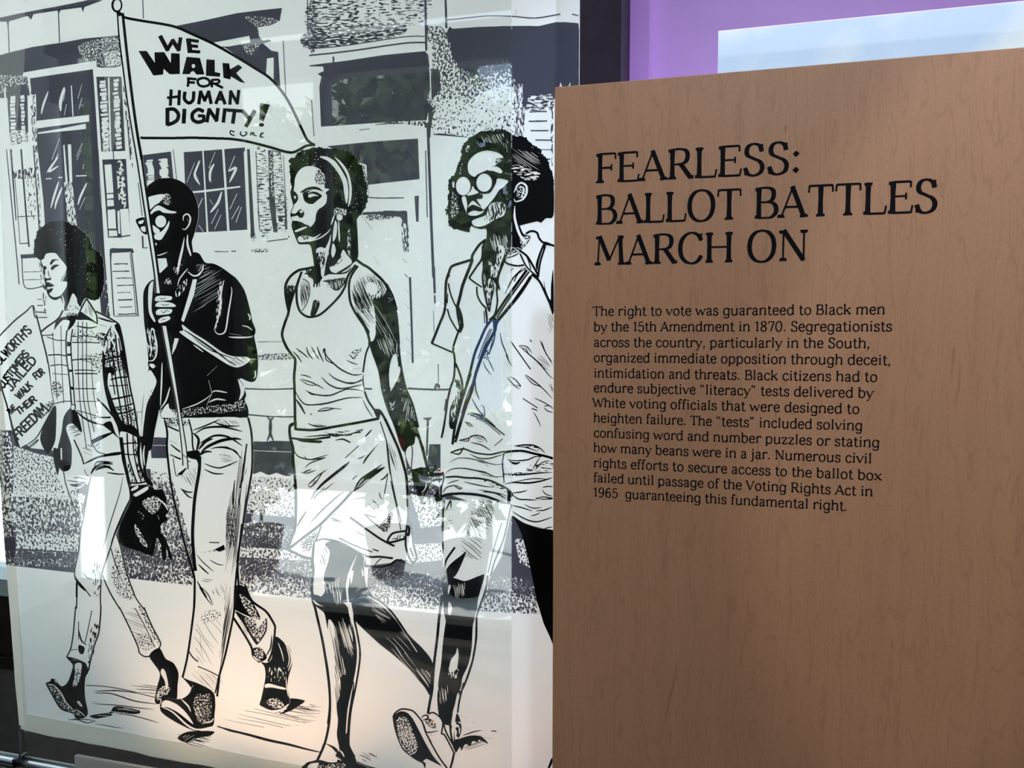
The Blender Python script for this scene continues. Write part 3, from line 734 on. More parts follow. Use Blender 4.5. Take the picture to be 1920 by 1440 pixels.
ART = """
# ---------------- street front in grey ----------------
part house_awning
F A1 -120,165 0,160 150,128 500,64 790,0 930,0 850,28 760,62 540,95 300,132 80,196 0,196 -120,205
F A1 55,190 85,190 76,245
F A1 250,140 310,125 285,182
F A1 510,80 560,75 535,125
F A1 725,50 765,45 745,112
k 2 A1 75,230 85,470
k 2 A1 530,110 540,385
k 2 A1 1290,0 1296,170
F A1 -150,520 0,495 100,470 300,425 560,385 760,345 1075,318 1085,600 920,610 860,600 220,680 120,710 -150,740
N .33 s A1 720,400 1080,340 1090,590 960,600 760,540
C A1 925,470 1085,450 1090,590 950,600
n .4 s A1 925,470 1085,450 1090,590 950,600
C A1 215,655 860,545 870,600 200,710
F A1 -150,690 250,690 275,860 -150,900
N .3 s A1 -150,690 250,690 275,800 -150,840
# left window
part house_window
F A1 275,708 830,622 850,900 885,1440 925,2000 945,2300 900,2300 420,2200 395,1800
C A1 335,1090 800,1033 800,1092 340,1158
C A1 345,1195 540,1160 770,1112 772,1160 540,1185 350,1208
C A1 270,860 330,850 345,1440 400,2000 330,2000
n .4 v A1 280,900 325,900 345,1400 375,2000 350,2000
C A1 575,1640 650,1640 690,2030 612,2030
n .35 v A1 575,1640 650,1640 690,2030 612,2030
C A1 570,1310 582,1300 610,1650 590,1650
C A1 610,1300 640,1300 650,1640 625,1640
w 4 A1 440,825 395,950 378,1030
w 7 A1 430,860 390,970
w 6 A1 582,785 548,920 550,1000
w 4 A1 590,800 575,910
w 4 A1 600,940 580,1040
k 2 A1 640,770 655,1040
C A1 638,770 648,770 662,1045 652,1045
w 4 A1 735,760 700,890
w 4 A1 735,880 710,980
w 4 A1 540,1245 470,1440
w 4 A1 740,1290 685,1410
w 3 A1 525,1380 500,1440
w 3 B1 530,50 420,215
w 4 B1 525,70 440,200 530,150
w 3 B1 730,0 690,100
w 4 B1 750,130 745,180
W 2 B1 420,265 465,265
W 2 B1 530,255 560,252
W 2 B1 685,240 775,235
w 4 B1 530,290 490,420 460,530
w 4 B1 560,340 510,470 495,540
w 4 B1 780,300 720,430 700,500
w 4 B1 765,430 715,540
# dark jamb right of the left window
F B1 805,0 885,0 925,640 945,950 985,1440 1000,1560 920,1560 860,900 830,500
N .12 v B1 935,1200 980,1200 1000,1540 960,1540
n .3 d B1 690,620 820,620 830,830 760,780
# shutters beside the flag pole
part house_shutter
F A1 865,690 1095,690 1132,1360 912,1365
slats -6 17 A1 885,720 965,715 985,1340 925,1350
slats -6 17 A1 1005,715 1075,700 1105,1340 1045,1350
N .5 i A1 915,1100 980,1100 985,1350 930,1350
C A1 970,700 985,700 1005,1360 992,1360
k 1.6 A1 830,620 850,900 885,1440
k 2 A1 1150,1080 1180,1440
n .3 v A1 1110,800 1135,800 1200,1440 1180,1440
# left shutter
part house_shutter2
F A1 60,780 250,760 262,1280 95,1310
slats -5 17 A1 80,870 150,860 165,1440 105,1440
slats -5 17 A1 180,860 225,855 245,1440 200,1440
N .55 s A1 90,1200 260,1200 300,1440 110,1440
C A1 35,790 50,790 90,1440 70,1440
C A1 -150,1000 0,1000 40,1440 -150,1440
k 2.2 B1 60,0 120,600 160,1000 178,1215
k 1.6 B1 95,0 140,520
F B1 90,0 110,0 155,640 145,640
k 3.4 B1 195,0 240,560 268,880
k 1.4 B1 130,200 165,560 185,850
k 2.4 B1 310,0 345,500 375,1000
k 1.8 B1 160,608 330,600
n .5 v B1 130,200 310,170 315,260 130,260
n .18 v B1 240,200 310,200 325,600 270,600
k 2 B1 185,850 265,845
F B1 190,948 345,940 350,975 195,985
k 2 B1 205,985 230,1240 390,1235
k 1.2 B1 215,1105 370,1100
k 1.2 B1 220,1175 380,1172
n .4 v B1 355,960 400,960 420,1440 395,1440
k 1.6 B1 340,1352 380,1350
k 1.6 B1 340,1405 390,1405
F B1 270,1420 310,1400 300,1450
k 2.4 C1 325,215 420,222
k 2 C1 340,265 430,265
# shutter between window and man
part house_shutter3
F B1 920,92 1140,88 1180,780 1090,795 975,795
C B1 940,140 1005,135 1025,390 962,395
C B1 962,405 1022,402 1028,440 965,445
C B1 965,455 1025,455 1030,510 968,515
C B1 970,545 1040,540 1050,715 978,715
C B1 982,730 1055,730 1062,780 985,785
N .55 b B1 1055,140 1110,140 1140,500 1080,500
C B1 1085,540 1160,535 1180,770 1100,780
C B1 1060,560 1080,550 1088,760 1070,760
k 2 B1 1020,0 1040,300 1060,520
l 3 B1 1080,790 1105,822
F B1 990,900 1010,890 1200,893 1215,930 1190,935 1185,925 1010,935 1005,1000 1000,1000
k 2.4 B1 995,920 1010,1200 1030,1500
k 2.4 B1 1190,930 1220,1200 1250,1500
k 1.4 B1 1175,930 1205,1200 1232,1500
slats 1.8 8 B1 1005,1000 1195,1000 1250,1510 1035,1520
L 1.5 C1 1040,255 1255,250
k 1.6 B1 1250,300 1285,600
F B1 1280,780 1295,780 1300,885 1330,880 1330,892 1285,892
# window behind the man
part house_window2
F B1 1285,55 1540,20 1565,300 1400,330 1300,340
slats -4 12 B1 1310,100 1390,90 1400,330 1330,340
slats -4 12 B1 1430,90 1520,80 1530,260 1440,290
k 1.4 B1 1560,0 1590,270
F B2 -75,25 480,-15 510,725 130,745 -20,750 -60,400
C B2 90,0 103,0 148,748 132,748
C B2 272,0 292,0 342,735 320,735
C B2 -80,385 60,372 440,330 440,345 120,385 -80,400
C B2 470,20 492,20 535,740 505,740
w 4 B2 60,100 20,220
w 4 B2 30,220 70,320
w 4 B2 210,20 150,170
w 5 B2 200,130 165,200 160,290
w 5 B2 390,60 330,200
w 5 B2 330,200 400,170 340,300
w 5 B2 270,380 235,480 165,570
w 4 B2 160,450 190,500
w 5 B2 240,540 175,670
w 5 B2 265,590 205,720
w 5 B2 410,400 345,540
w 5 B2 430,510 360,630
w 5 B2 450,520 400,660
w 5 B2 95,440 50,540
w 4 B2 60,680 100,740
w 4 B1 1750,120 1680,300
w 4 B1 1800,100 1750,230 1800,320
w 4 B1 1890,150 1900,300
w 4 B1 1820,440 1780,530
w 3 B1 1790,690 1820,725
F B2 500,0 525,0 570,790 535,790
n .4 s B2 530,760 580,760 575,830 545,820
# shutters right of that window
part house_shutter4
n .25 h B2 585,20 665,10 720,720 610,728
k 1.6 B2 580,20 612,725
k 1.4 B2 612,728 715,722
F B2 690,10 800,10 860,720 735,740 700,500
N .62 h B2 735,60 800,60 840,700 770,710
N .3 s B2 700,20 790,20 800,400 720,400
F B2 730,690 770,690 768,750 735,745
k 1.4 B2 825,60 855,700
n .2 s B2 820,450 860,450 860,720 830,720
F B2 680,825 860,800 880,790 870,770 862,810 680,835
L 1.6 B2 205,920 330,922
L 1.6 B2 360,918 400,918
n .5 s B2 550,900 680,900 680,925 560,930
part house_eaves
F A2 -140,235 0,205 400,120 815,75 795,190 720,230 600,250 610,330 640,370 700,360 720,375 560,420 500,420 500,500 420,520 330,430 300,430 -40,400 -130,290
N .25 s A2 480,150 790,180 740,250 620,350 580,250
C A2 180,385 520,325 530,385 330,420 240,420
F A2 300,430 640,390 720,460 780,470 800,800 740,760 740,520 680,530 670,690 560,600 400,500
N .3 s A2 470,420 620,400 560,480 520,500
n .3 s A2 560,480 670,540 660,680 590,610
L 1.6 A2 825,370 848,860
L 1.6 A2 1075,900 1098,1225
l 4 A2 998,385 1008,440
part house_boarding
n .42 h A2 1055,20 1400,-20 1480,-20 1480,260 1060,300
n .7 h A2 1060,280 1860,210 1850,330 1070,440
k 2 A2 1040,0 1050,440
n .22 h A2 1430,-40 2090,-80 2090,200 1480,260
k 2 A2 1055,440 1400,408 1920,335 2100,330
k 3 A2 1055,500 1500,450 1920,392 2100,385
n .5 s A2 1060,30 1110,30 1110,440 1060,440
k 4 A3 375,-10 382,460
part house_shop_window
F A2 1060,588 1170,572 1400,545 1720,500 2100,462 2130,500 2150,900 2112,1083 1920,1093 1160,1140 1145,780 1165,690 1130,665 1185,640 1180,598 1060,600
F A2 1262,510 1282,510 1280,560 1266,560
l 2.4 A2 1650,1125 1760,1115 1920,1112
L 1.4 A2 1510,1172 1600,1162
part house_door_frame
k 3.5 A3 395,230 425,900 410,1240
part house_porch
L 4 A3 555,-10 562,250
k 2.4 A3 570,180 800,155 950,143 1150,150 1370,167 1590,130
l 2.4 A3 1190,90 1185,152
k 2 A3 1690,122 1745,130
F A3 400,240 520,240 560,300 590,240 620,258 850,242 1100,236 1400,238 1550,203 1745,198 1800,820 1600,900 1310,862 1270,1010 1262,1200 1140,1260 1040,1260 400,1210
N .42 g A3 400,240 470,225 530,260 560,330 600,400 590,470 630,540 560,600 460,620 400,600
Y .2 w A3 400,240 520,240 600,430 600,560 420,620
N .5 g A3 440,540 630,540 680,700 480,800
N .3 g A3 600,660 680,640 760,700 850,650 920,690 1000,630 1060,680 1130,620 1150,780 600,760
Y .14 w A3 640,600 800,640 1000,560 1130,560 1140,740 640,760
N .5 g A3 420,800 560,760 700,720 860,780 1000,700 1140,720 1140,920 480,980
Y .2 w A3 430,800 1130,720 1130,950 500,1000
N .8 g A3 480,930 620,890 760,930 900,870 1140,860 1140,1250 520,1200 420,1210
Y .3 w A3 480,900 1140,850 1130,1100 520,1100
N .9 g A3 820,880 1140,780 1140,1000 850,1090
C A3 395,380 430,380 440,700 420,950 410,560
F A3 420,620 490,620 510,800 430,900
N .35 v A3 1145,860 1200,840 1260,900 1265,1250 1145,1250
C A3 1208,760 1250,760 1248,1000 1262,1250 1205,1250
n .35 v A3 1210,780 1245,780 1255,1240 1212,1240
C A3 1300,870 1500,845 1520,860 1520,1440 1280,1440 1270,1100
n .5 h A3 1300,870 1510,850 1510,990 1290,1000
slats 2.2 6 A3 1290,970 1518,960 1540,1480 1330,1470
n .5 v A3 1500,900 1522,900 1522,1440 1508,1440
C A3 1580,780 1592,740 1606,785
C A3 1655,780 1675,738 1680,745 1668,785
part house_door
F P 613,274 700,266 784,260 787,336 690,347 688,310
n .45 d A3 -30,1100 370,1090 390,1150 300,1130
k 2.2 B2 1590,435 1700,440 1910,438
k 5 B2 1535,580 1720,572 1930,565
n .6 s B2 1590,580 1800,570 1810,620 1600,640
F B3 0,840 210,845 215,960 185,960 150,900 90,890 0,900
n .5 v B3 160,950 215,950 225,1200 180,1200
k 1.6 B3 210,960 215,1160
l 4 B3 180,1150 188,1190
l 4 B3 170,1275 205,1310
l 4 B3 185,1410 215,1440
k 5 B3 395,60 420,800 445,1440
k 2 B3 375,300 390,900
F B3 275,710 315,705 312,940 290,940
F B3 340,30 400,60 410,200 385,100
k 4.5 C3 448,0 456,240
L 3 C3 455,260 458,325
L 1.2 C3 445,400 450,600
k 4 C3 235,95 250,520 260,870
l 2 C3 190,65 235,110
l 2 C3 190,205 238,250
l 2 C3 180,330 240,390
l 3 C3 210,515 250,530
l 2 C3 200,640 250,690
l 2 C3 210,760 255,800
l 2 C3 215,770 215,860
l 3 B2 1525,590 1630,725
l 2 B2 1640,970 1695,1050
L 1.6 C3 488,880 490,1040
part house_low_wall
L 1.2 C2 600,485 820,483
n .5 s C2 610,600 900,590 900,640 620,645
k 2.6 C2 480,905 700,912 925,905
k 2.6 C2 505,1138 700,1155 925,1160
l 5 C2 680,1155 712,1200 710,1300 680,1378
l 5 C2 745,1155 712,1200 710,1300 740,1378
k 3.5 C2 1560,905 1720,912
k 3.5 C3 215,1095 400,1105 600,1105
l 6 C3 455,1100 480,1060 500,1095
F C3 345,1362 430,1355 425,1370 405,1385 395,1700 378,1700 385,1385
F P 474,827 500,828 511,826 548,827 552,893 471,888
F P 805,833 826,833 826,884 800,884
F P 758,832 772,832 790,880 765,890
C P 474,844 550,847 550,848 474,845
F C1 1355,1342 1510,1345 1530,1530 1370,1530
C D1 1360,68 1510,68 1510,73 1360,73
L 1.2 C1 1225,1115 1290,1115
k 1.2 C1 1240,1115 1245,1260
F C1 -200,1280 110,1280 130,1340 -200,1330
# grass
part grass
n .5 b P -40,-30 -38,-30 -39,-28
F P -30,817 20,815 60,840 105,845 105,862 290,880 480,893 560,896 700,930 800,900 850,930 1000,980 1045,990 1045,1155 1014,1151 823,1143 582,1122 480,1110 362,1097 8,1059 -30,1056
# left stretch: light, dark, light, dark
C P 26,835 70,850 180,872 200,940 24,930
n .30 f P -40,812 60,840 200,870 200,955 120,945 20,925 -40,935
y .10 w P 15,840 110,850 110,880 20,880
N .40 g P -35,818 18,815 20,925 -35,930
Y .34 w P -40,925 200,935 200,1010 -40,1000
N .30 d P -40,925 200,935 200,1000 -40,1000
C P 30,1000 180,1004 180,1036 30,1028
n .33 g P -40,990 190,992 190,1046 -40,1040
Y .28 w P -40,1032 190,1040 190,1062 -40,1056
n .5 d P 20,1035 190,1040 190,1052 20,1048
# between the bag and the man
C P 283,868 324,872 324,904 285,900
n .2 f P 280,885 324,890 330,915 284,912
y .08 f P 285,868 322,872 322,880 285,876
Y .30 w P 285,900 345,905 350,1000 300,1050
N .25 d P 285,905 345,905 350,990 300,1000
Y .46 w P 310,960 345,960 365,1040 300,1040
Y .20 w P 225,1030 365,1048 365,1085 235,1070
N .2 d P 230,1050 365,1065 365,1098 240,1085
Y .5 w P 300,1080 365,1085 365,1098 310,1092
# between the man and the skirt
C P 466,884 476,889 490,884 505,891 520,886 540,894 553,888 553,970 460,962
n .22 f P 462,900 553,905 555,985 450,975
n .30 g P 455,955 553,962 553,985 450,976
Y .20 w P 450,980 555,990 555,1028 445,1020
N .10 d P 455,975 555,985 555,1010 450,1000
C P 452,1024 590,1034 590,1052 446,1044
n .36 g P 445,1018 590,1026 590,1060 445,1052
Y .22 w P 445,1050 590,1056 590,1100 450,1085
Y .46 w P 455,1078 590,1090 590,1126 465,1112
N .3 d P 455,1090 590,1100 590,1126 465,1112
# right of the skirt
Y .18 w P 680,1060 830,1080 830,1115 700,1112
Y .45 w P 690,1098 830,1112 830,1148 700,1136
N .25 d P 690,1110 830,1122 830,1148 700,1136
C P 770,925 828,940 830,985 790,990
n .3 g P 755,885 830,885 832,1000 775,1000
Y .3 w P 765,880 830,880 830,930 775,930
C P 775,1020 830,1018 832,1050 760,1056
n .32 f P 740,1000 835,1000 835,1066 740,1072
C P 965,1008 985,1012 1008,1070 975,1055
n .4 g P 955,1005 1000,1008 1012,1075 950,1070
Y .16 w P 850,1076 1010,1088 1020,1120 850,1116
Y .5 w P 850,1112 1018,1118 1030,1160 850,1148
N .25 d P 850,1122 1018,1128 1030,1160 850,1150
# pavement marks
part ground
k 1.6 E1 775,695 980,710 1150,740 1400,802
l 2.2 E1 835,752 1050,742 1240,765
l 2.4 E1 850,766 1000,770 1200,830 1410,862
l 1.6 E1 810,840 900,850
l 2 E1 830,860 1100,880 1390,910
f E1 815,965 980,940 1040,885 1250,915 1240,950 1020,945 1000,970 870,995
H 5 22 1.8 E1 830,940 1240,880 1250,950 1000,970 880,980
l 1.8 E1 1040,950 1200,965 1440,1030
l 1.4 E1 850,1040 1000,1070 1110,1080
l 2 E1 615,1005 700,1000 790,1030 865,1015
l 1.6 E1 660,995 790,1000 860,1018
h 5 24 2.4 E1 1130,690 1660,690 1660,780 1130,760
f E1 1600,1170 1700,1110 1921,1110 1890,1150 1780,1170 1700,1215
h 15 16 2.6 E1 1575,1140 1720,1110 1900,1130 1900,1290 1700,1230
H 150 20 1.4 E1 1600,1150 1750,1140 1840,1260 1700,1240
l 5 E2 200,1110 400,1160 600,1212 800,1258 1030,1316
l 3 E2 200,1105 300,1140 420,1165
h 12 26 1.6 E2 220,1020 540,960 760,1000 1050,960 1000,1060 700,1120 460,1110 230,1090
f E2 770,890 830,885 900,905 840,950 790,980 700,1010 760,960
h 12 22 2.2 E2 640,960 1000,930 960,1040 760,1040
h 8 30 1.4 G4 30,130 360,190 360,310 30,390
h 28 22 2 G4 700,640 900,650 900,700 760,740
k 3 G4 690,740 800,780 900,800
# ---------------- flag ----------------
part flag
C A1 1110,150 1290,190 1560,240 1720,305 1920,395 2128,510 2288,610 2428,700 2528,810 2598,910 2658,1030 2718,1160 2768,1260 2830,1308 2688,1360 2628,1375 2568,1365 2428,1325 2228,1275 2028,1250 1828,1240 1275,1243
k 5 A1 1090,120 1130,160 1290,192 1560,238 1720,303 1920,395 2128,512 2288,610 2428,700 2528,808 2598,912 2658,1032 2718,1162 2768,1262 2835,1308
k 5 A1 1270,1243 1500,1245 1720,1240 1920,1245 2080,1252 2228,1275 2428,1325 2568,1366 2640,1372 2690,1350 2760,1312 2835,1304
# ---------------- left woman ----------------
part w1_hair
f B1 330,962 318,900 330,820 365,735 430,675 520,655 550,645 650,685 730,735 800,805 838,905 880,925 920,990 935,1080 930,1200 905,1310 840,1358 770,1340 735,1400 720,1480 690,1510 600,1500 575,1410 545,1335 505,1348 455,1325 430,1290 405,1150 395,1010 370,1000
N .010 s B1 400,700 700,700 830,1000 860,1300 700,1200 600,900
q 3.2 B1 330,955 322,900 334,820 368,740 430,682 520,662 560,652 650,692 730,742 800,812 838,905 880,930 918,990 930,1080 926,1200 900,1310 840,1352
part w1_skin
c B1 402,985 425,940 500,935 545,985 600,1055 590,1110 557,1165 555,1190 603,1192 600,1240 550,1312 495,1332 458,1312 432,1255 427,1190 408,1150 415,1120 408,1080 385,1040 380,1000
l 3.4 B1 440,1290 455,1325 500,1350 550,1330
k 1.8 B1 372,1005 395,1060 410,1100 402,1150
f B1 455,1025 480,990 540,995 500,1002 465,1040
f B1 463,1068 490,1040 538,1042 505,1062 475,1088
f B1 392,1062 415,1050 428,1072 405,1088
l 1.6 B1 440,1090 445,1130 460,1150
f B1 405,1150 430,1162 462,1155 466,1172 440,1180 415,1180
f B1 414,1215 440,1197 492,1226 455,1240 425,1237
f B1 432,1265 482,1250 465,1288 442,1292
l 1.6 B1 425,1200 418,1240 432,1270
w 2 B1 545,1300 560,1190 600,1110
c C1 655,50 690,90 700,140 735,185 660,205 600,200 620,140
n .2 s C1 600,160 730,160 720,205 600,205
w 3 C1 560,60 578,140 560,215
part placard
C C1 -100,520 0,440 120,310 305,160 330,240 380,420 425,600 440,680 470,880 500,1050 400,1220 330,1350 185,1438 120,1260 60,1040 0,870 -100,700
l 3 C1 -60,490 60,370 150,285 240,215 305,158 330,235
k 2.2 C1 305,160 320,255 345,270
k 3 C1 335,240 380,420 425,600 440,680
l 5 C1 440,660 465,800 480,930 497,1050
l 2.5 C1 497,1050 420,1200 340,1340 250,1410 185,1440
k 3 C1 0,860 60,1040 120,1260 180,1440
f C1 60,1040 90,1140 150,1340 180,1436 150,1400 110,1280
f C1 -60,850 0,840 20,920 -60,930
l 2 D1 185,140 260,90 350,20 330,50 250,110
part placard_lettering
skew WOOLWORTH'S 3.4 17 C1 -90,790 300,390
skew CUSTOMERS 3.4 14 C1 30,910 275,595
skew JAILED 3.6 15 C1 105,935 345,650
skew WE 3 11.5 C1 100,1140 160,1085
skew WALK 3.4 13 C1 180,1005 305,885
skew FOR 3.2 12.5 C1 335,825 415,765
skew THEIR 3.4 12.5 C1 175,1145 345,1010
skew FREEDoM 3.8 18 C1 165,1370 445,1090
l 2 C1 375,1180 440,1110 490,1040
l 2 C1 410,1120 450,1110 485,1030
l 1.6 C1 325,1250 355,1222
n .5 s C1 420,1040 485,1010 485,1060 440,1080
# plaid shirt
part w1_shirt
C C1 560,210 500,290 385,390 395,450 430,590 455,720 470,900 500,1060 520,1250 500,1440 500,1640 600,1860 740,1760 1090,1640 1150,1650 1290,1640 1260,1350 1215,1050 1165,800 1125,560 1095,370 1060,310 860,210 780,100 735,190 600,205
f C1 500,1060 515,1100 512,1290 500,1390 440,1490 370,1350 440,1160
f C1 640,1080 700,1130 740,1300 660,1220 600,1260 650,1430 640,1620 560,1640 520,1500 560,1300 580,1160
k 3.4 C1 570,200 540,260 500,300 430,350 380,392
k 2 C1 382,392 390,425 490,420
f C1 492,378 515,290 580,258 690,250 665,320 605,385 630,300 570,290 525,335
l 4 C1 690,245 660,320 608,385
n .5 s C1 600,225 700,225 680,260 610,260
h 40 14 1.2 C1 640,255 690,250 660,310 620,350
f C1 720,210 760,232 850,295 882,328 800,290 690,285 700,240
k 3 C1 778,100 745,160 720,212
k 3 C1 780,95 830,170 870,240 878,320
h 80 14 1.4 C1 780,110 840,200 850,280 760,220
k 3 C1 865,210 960,255 1060,312 1085,345
l 3.4 C1 880,265 960,290 1040,310
l 2.4 C1 880,325 970,345
k 3 C1 605,380 597,480 602,620 620,760 635,900 648,1050
k 2.2 C1 655,370 640,480 645,620 658,780 668,950 682,1090
F C1 605,480 640,490 640,520 605,530
F C1 605,590 640,590 640,610 605,615
F C1 615,730 650,735 650,755 620,760
F C1 625,880 660,890 660,920 630,905
e C1 660,1075 24,30
o C1 660,1075 16,22
k 1.6 C1 705,300 705,700 720,1000 760,1300 780,1440
k 1.6 C1 745,300 745,700 755,1000 800,1240 830,1420
k 1.6 C1 782,310 780,700 790,1000 850,1300
k 1.4 C1 830,650 830,800 850,1000 900,1200
k 1.4 C1 478,400 500,700 520,1000
k 1.4 C1 552,340 560,700 580,1040
k 1.8 C1 430,440 520,470 600,470
k 1.8 C1 645,440 760,430 900,450
k 2 C1 650,492 780,490 900,495
k 2.6 C1 440,605 520,600 600,610
k 2.2 C1 460,700 540,690 610,700
k 2.4 C1 645,650 740,640 830,640
k 2 C1 670,740 780,738 860,745
k 2.4 C1 675,770 780,770 880,772
k 2 C1 675,905 780,905 870,905
k 1.4 C1 480,770 620,780
k 2 C1 500,1040 580,1020 640,1020
k 1.8 C1 690,1020 800,1020 910,1020
k 1.6 C1 690,1100 800,1130 900,1160 1000,1160
k 1.6 C1 840,1165 1000,1170
l 3 C1 680,340 800,360 880,345
h 15 22 2 C1 860,380 1000,400 980,520 860,470
h 20 20 1.8 C1 640,590 840,600 900,680 760,680
n .45 s C1 470,850 540,850 570,930 520,980 480,930
n .35 s C1 860,420 960,420 950,520 900,500
n .3 s C1 800,600 930,600 900,760 840,700
n .2 s C1 660,380 840,380 830,480 660,470
l 4 C1 690,1110 760,1170 840,1210 960,1240
l 4 C1 870,990 960,1080 1020,1160
h 160 20 2.6 C1 610,1250 740,1210 740,1310 650,1360
f C1 820,1380 900,1330 1040,1290 960,1340 860,1390
f C1 930,1230 1000,1200 1040,1300 1080,1360 1000,1290
h 140 16 1.8 D1 820,20 900,0 900,100 840,130
l 2 D1 830,50 880,130 1000,160
h 20 20 1.8 D1 720,100 850,40 840,170 760,150
k 2.6 D1 670,20 740,180 770,300 800,350
F D1 490,90 560,110 560,210 530,340 520,330 500,240 490,200
F D1 560,105 645,120 650,240 580,300 560,220
C D1 552,95 565,95 568,200 555,200
k 2 D1 545,210 580,310 600,420 680,640 745,775
h 10 26 3 D1 600,360 800,345 800,440 620,440
f D1 690,490 790,420 780,540 750,700 740,640 770,520
l 6 D1 640,425 700,430 770,400
# sleeve
C D1 1090,0 1260,0 1255,160 1290,300 1340,420 1180,450 1150,300
f C1 1040,330 1075,328 1108,420 1130,600 1165,800 1140,760 1105,560 1080,440 1045,365
k 3.2 C1 1085,345 1115,480 1150,700 1180,900 1215,1060 1250,1290 1268,1440
f C1 925,560 955,640 950,710 1020,720 1030,790 985,760 972,860 1000,960 1060,1120 1120,1215 1210,1240 1255,1300 1262,1350 1150,1300 1085,1300 1090,1410 1060,1250 1000,1120 945,920 925,740
l 3 C1 1010,340 960,440 935,540
k 3 C1 1045,420 1075,700 1130,1000 1165,1240
k 3 C1 1005,480 1040,760 1085,1050 1120,1240
k 2.4 C1 1075,450 1120,760 1160,1050 1195,1230
k 2.4 C1 965,540 1000,720 1040,960
k 2 C1 1100,560 1150,860 1185,1060
k 3 C1 950,645 1040,620 1125,605
k 3 C1 1000,825 1080,805 1155,800
k 2 C1 985,880 1070,880 1160,870
k 3.4 C1 1010,1000 1100,985 1185,965
k 2.4 C1 1040,1075 1130,1060 1205,1040
k 3 C1 1060,1130 1140,1120 1215,1090
n .5 s C1 960,560 1110,600 1130,720 960,760
n .4 s C1 1040,1080 1200,1080 1220,1240 1100,1220
n .35 v C1 980,380 1040,400 1060,560 960,560
# forearm sleeve
F D1 1075,0 1110,0 1130,160 1150,280 1190,440 1150,400 1100,200
k 5 D1 1262,-10 1255,160 1275,280 1330,400
k 3 D1 1150,-40 1160,160 1200,300 1240,410
k 2.6 D1 1205,-60 1210,120 1245,300 1280,400
k 2.6 D1 1110,60 1180,50 1260,50
k 2.4 D1 1130,150 1190,155 1255,150
n .45 v D1 1215,-20 1262,0 1270,260 1320,400 1240,300
n .35 v D1 1130,260 1190,400 1240,400 1180,250
k 3 D1 1150,405 1240,412 1330,395
# hand and bag
part w1_bag
f D1 1175,440 1330,425 1420,468 1472,470 1510,560 1505,600 1532,650 1500,700 1520,740 1460,780 1455,850 1495,900 1560,1080 1530,1085 1505,985 1505,1090 1470,1090 1455,960 1420,900 1400,1000 1372,1062 1250,1022 1090,962 1073,860 1090,770 1150,650 1180,560 1165,480
c D1 1190,462 1245,430 1245,458 1190,482
c D1 1210,508 1330,440 1336,470 1240,528 1215,525
N .5 s D1 1290,575 1380,525 1450,560 1440,640 1380,690 1310,630
N .5 s D1 1210,780 1240,800 1335,970 1310,985 1240,900
w 3 D1 1440,555 1490,600 1520,655
w 3 D1 1430,700 1440,740
w 2 D1 1460,830 1490,900
N .1 s D1 1240,660 1300,690 1290,740
c D1 1340,380 1370,430 1340,430
# trousers
part w1_trousers
C D1 745,250 800,215 880,180 1000,165 1090,160 1150,400 1175,480 1172,560 1110,690 1050,860 1095,1000 1135,1180 1225,1440 1455,1980 1440,2050 1310,2095 1255,2050 1200,1900 1000,1420 930,1240 905,1440 915,1600 890,1780 815,2040 780,2060 610,1975 690,1540 700,1310 680,1190 715,1000 760,700 820,350 790,340
f D1 745,245 790,215 870,175 1000,140 1090,130 1085,155 980,170 890,185 800,225
l 5 D1 820,330 850,280 920,235 1020,240
l 4 D1 860,300 920,260 1000,265
l 4 D1 870,290 960,265 1030,300
l 3 D1 850,270 880,220 1020,225
l 3 D1 960,315 1060,330 1130,330
k 2.4 D1 820,355 800,450 760,700 735,830 718,1000 682,1190 685,1270 702,1310 697,1540
k 2.4 D1 1115,180 1150,380 1172,470 1172,560 1110,690 1040,850 990,1010 945,1140 918,1240 906,1440 912,1540
l 1.8 D1 1110,350 1080,500 1000,750 930,990
l 4 D1 1170,560 1110,690 1045,840 1000,960
k 2.4 D1 1050,870 1090,1000 1130,1180 1180,1330 1230,1450 1305,1550
k 2 D1 1000,1000 1035,1120 1080,1240
k 2.6 D1 925,1240 960,1330 1010,1430 1080,1545
n .3 s D1 1040,1000 1090,1060 1220,1430 1080,1430 1000,1240 1030,1100
l 4 D1 680,1240 720,1320 775,1380
k 2 D1 685,1260 760,1350 820,1430
l 2 D1 750,1215 790,1260 830,1275
n .2 v D1 840,1150 900,1150 900,1400 850,1400
k 3 D1 697,1300 697,1440
k 2.4 E1 690,-20 665,250 642,370 608,436
k 2.8 E1 912,-20 905,100 890,230 850,345 815,490 802,560
k 1.6 E1 830,20 800,180 770,310
k 1.4 E1 715,120 715,280
l 3 E1 712,180 740,290 785,330
f E1 715,330 765,350 760,400 740,415 715,390
n .3 v E1 820,200 890,120 880,250 830,480 795,480
L 1.4 E1 640,372 700,370
k 2.6 E1 608,436 680,455 760,490 780,510
k 2.6 E1 1075,-10 1160,160 1245,345 1258,400 1310,435 1370,420 1440,355
k 2.6 E1 1300,-10 1380,170 1452,305 1440,355
k 1.6 E1 1220,0 1320,180 1400,350
h 20 18 1.4 E1 1090,0 1220,0 1330,200 1400,330 1270,370 1180,200
n .35 s E1 1250,0 1300,10 1440,300 1400,290
n .25 s E1 1230,240 1350,240 1400,350 1290,380
# shoes
part w1_shoe
f E1 608,440 690,468 770,492 802,565 775,620 766,720 772,820 796,930 782,975 740,990 690,988 660,945 545,895 425,695 432,665 460,655 472,630 510,640 530,670 570,700 620,660 655,560 660,505
c E1 680,512 705,490 740,502 735,580 722,650 690,700 665,690 680,600
n .35 s E1 665,560 740,560 730,700 650,700
N .3 s E1 445,700 500,690 560,780 640,870 740,960 700,960 560,880
w 2.4 E1 432,685 490,690 560,760 610,850 660,900
c E1 700,840 720,835 748,880 732,880
w 2 E1 690,905 740,940 775,975
N .3 s E1 495,640 525,660 515,680
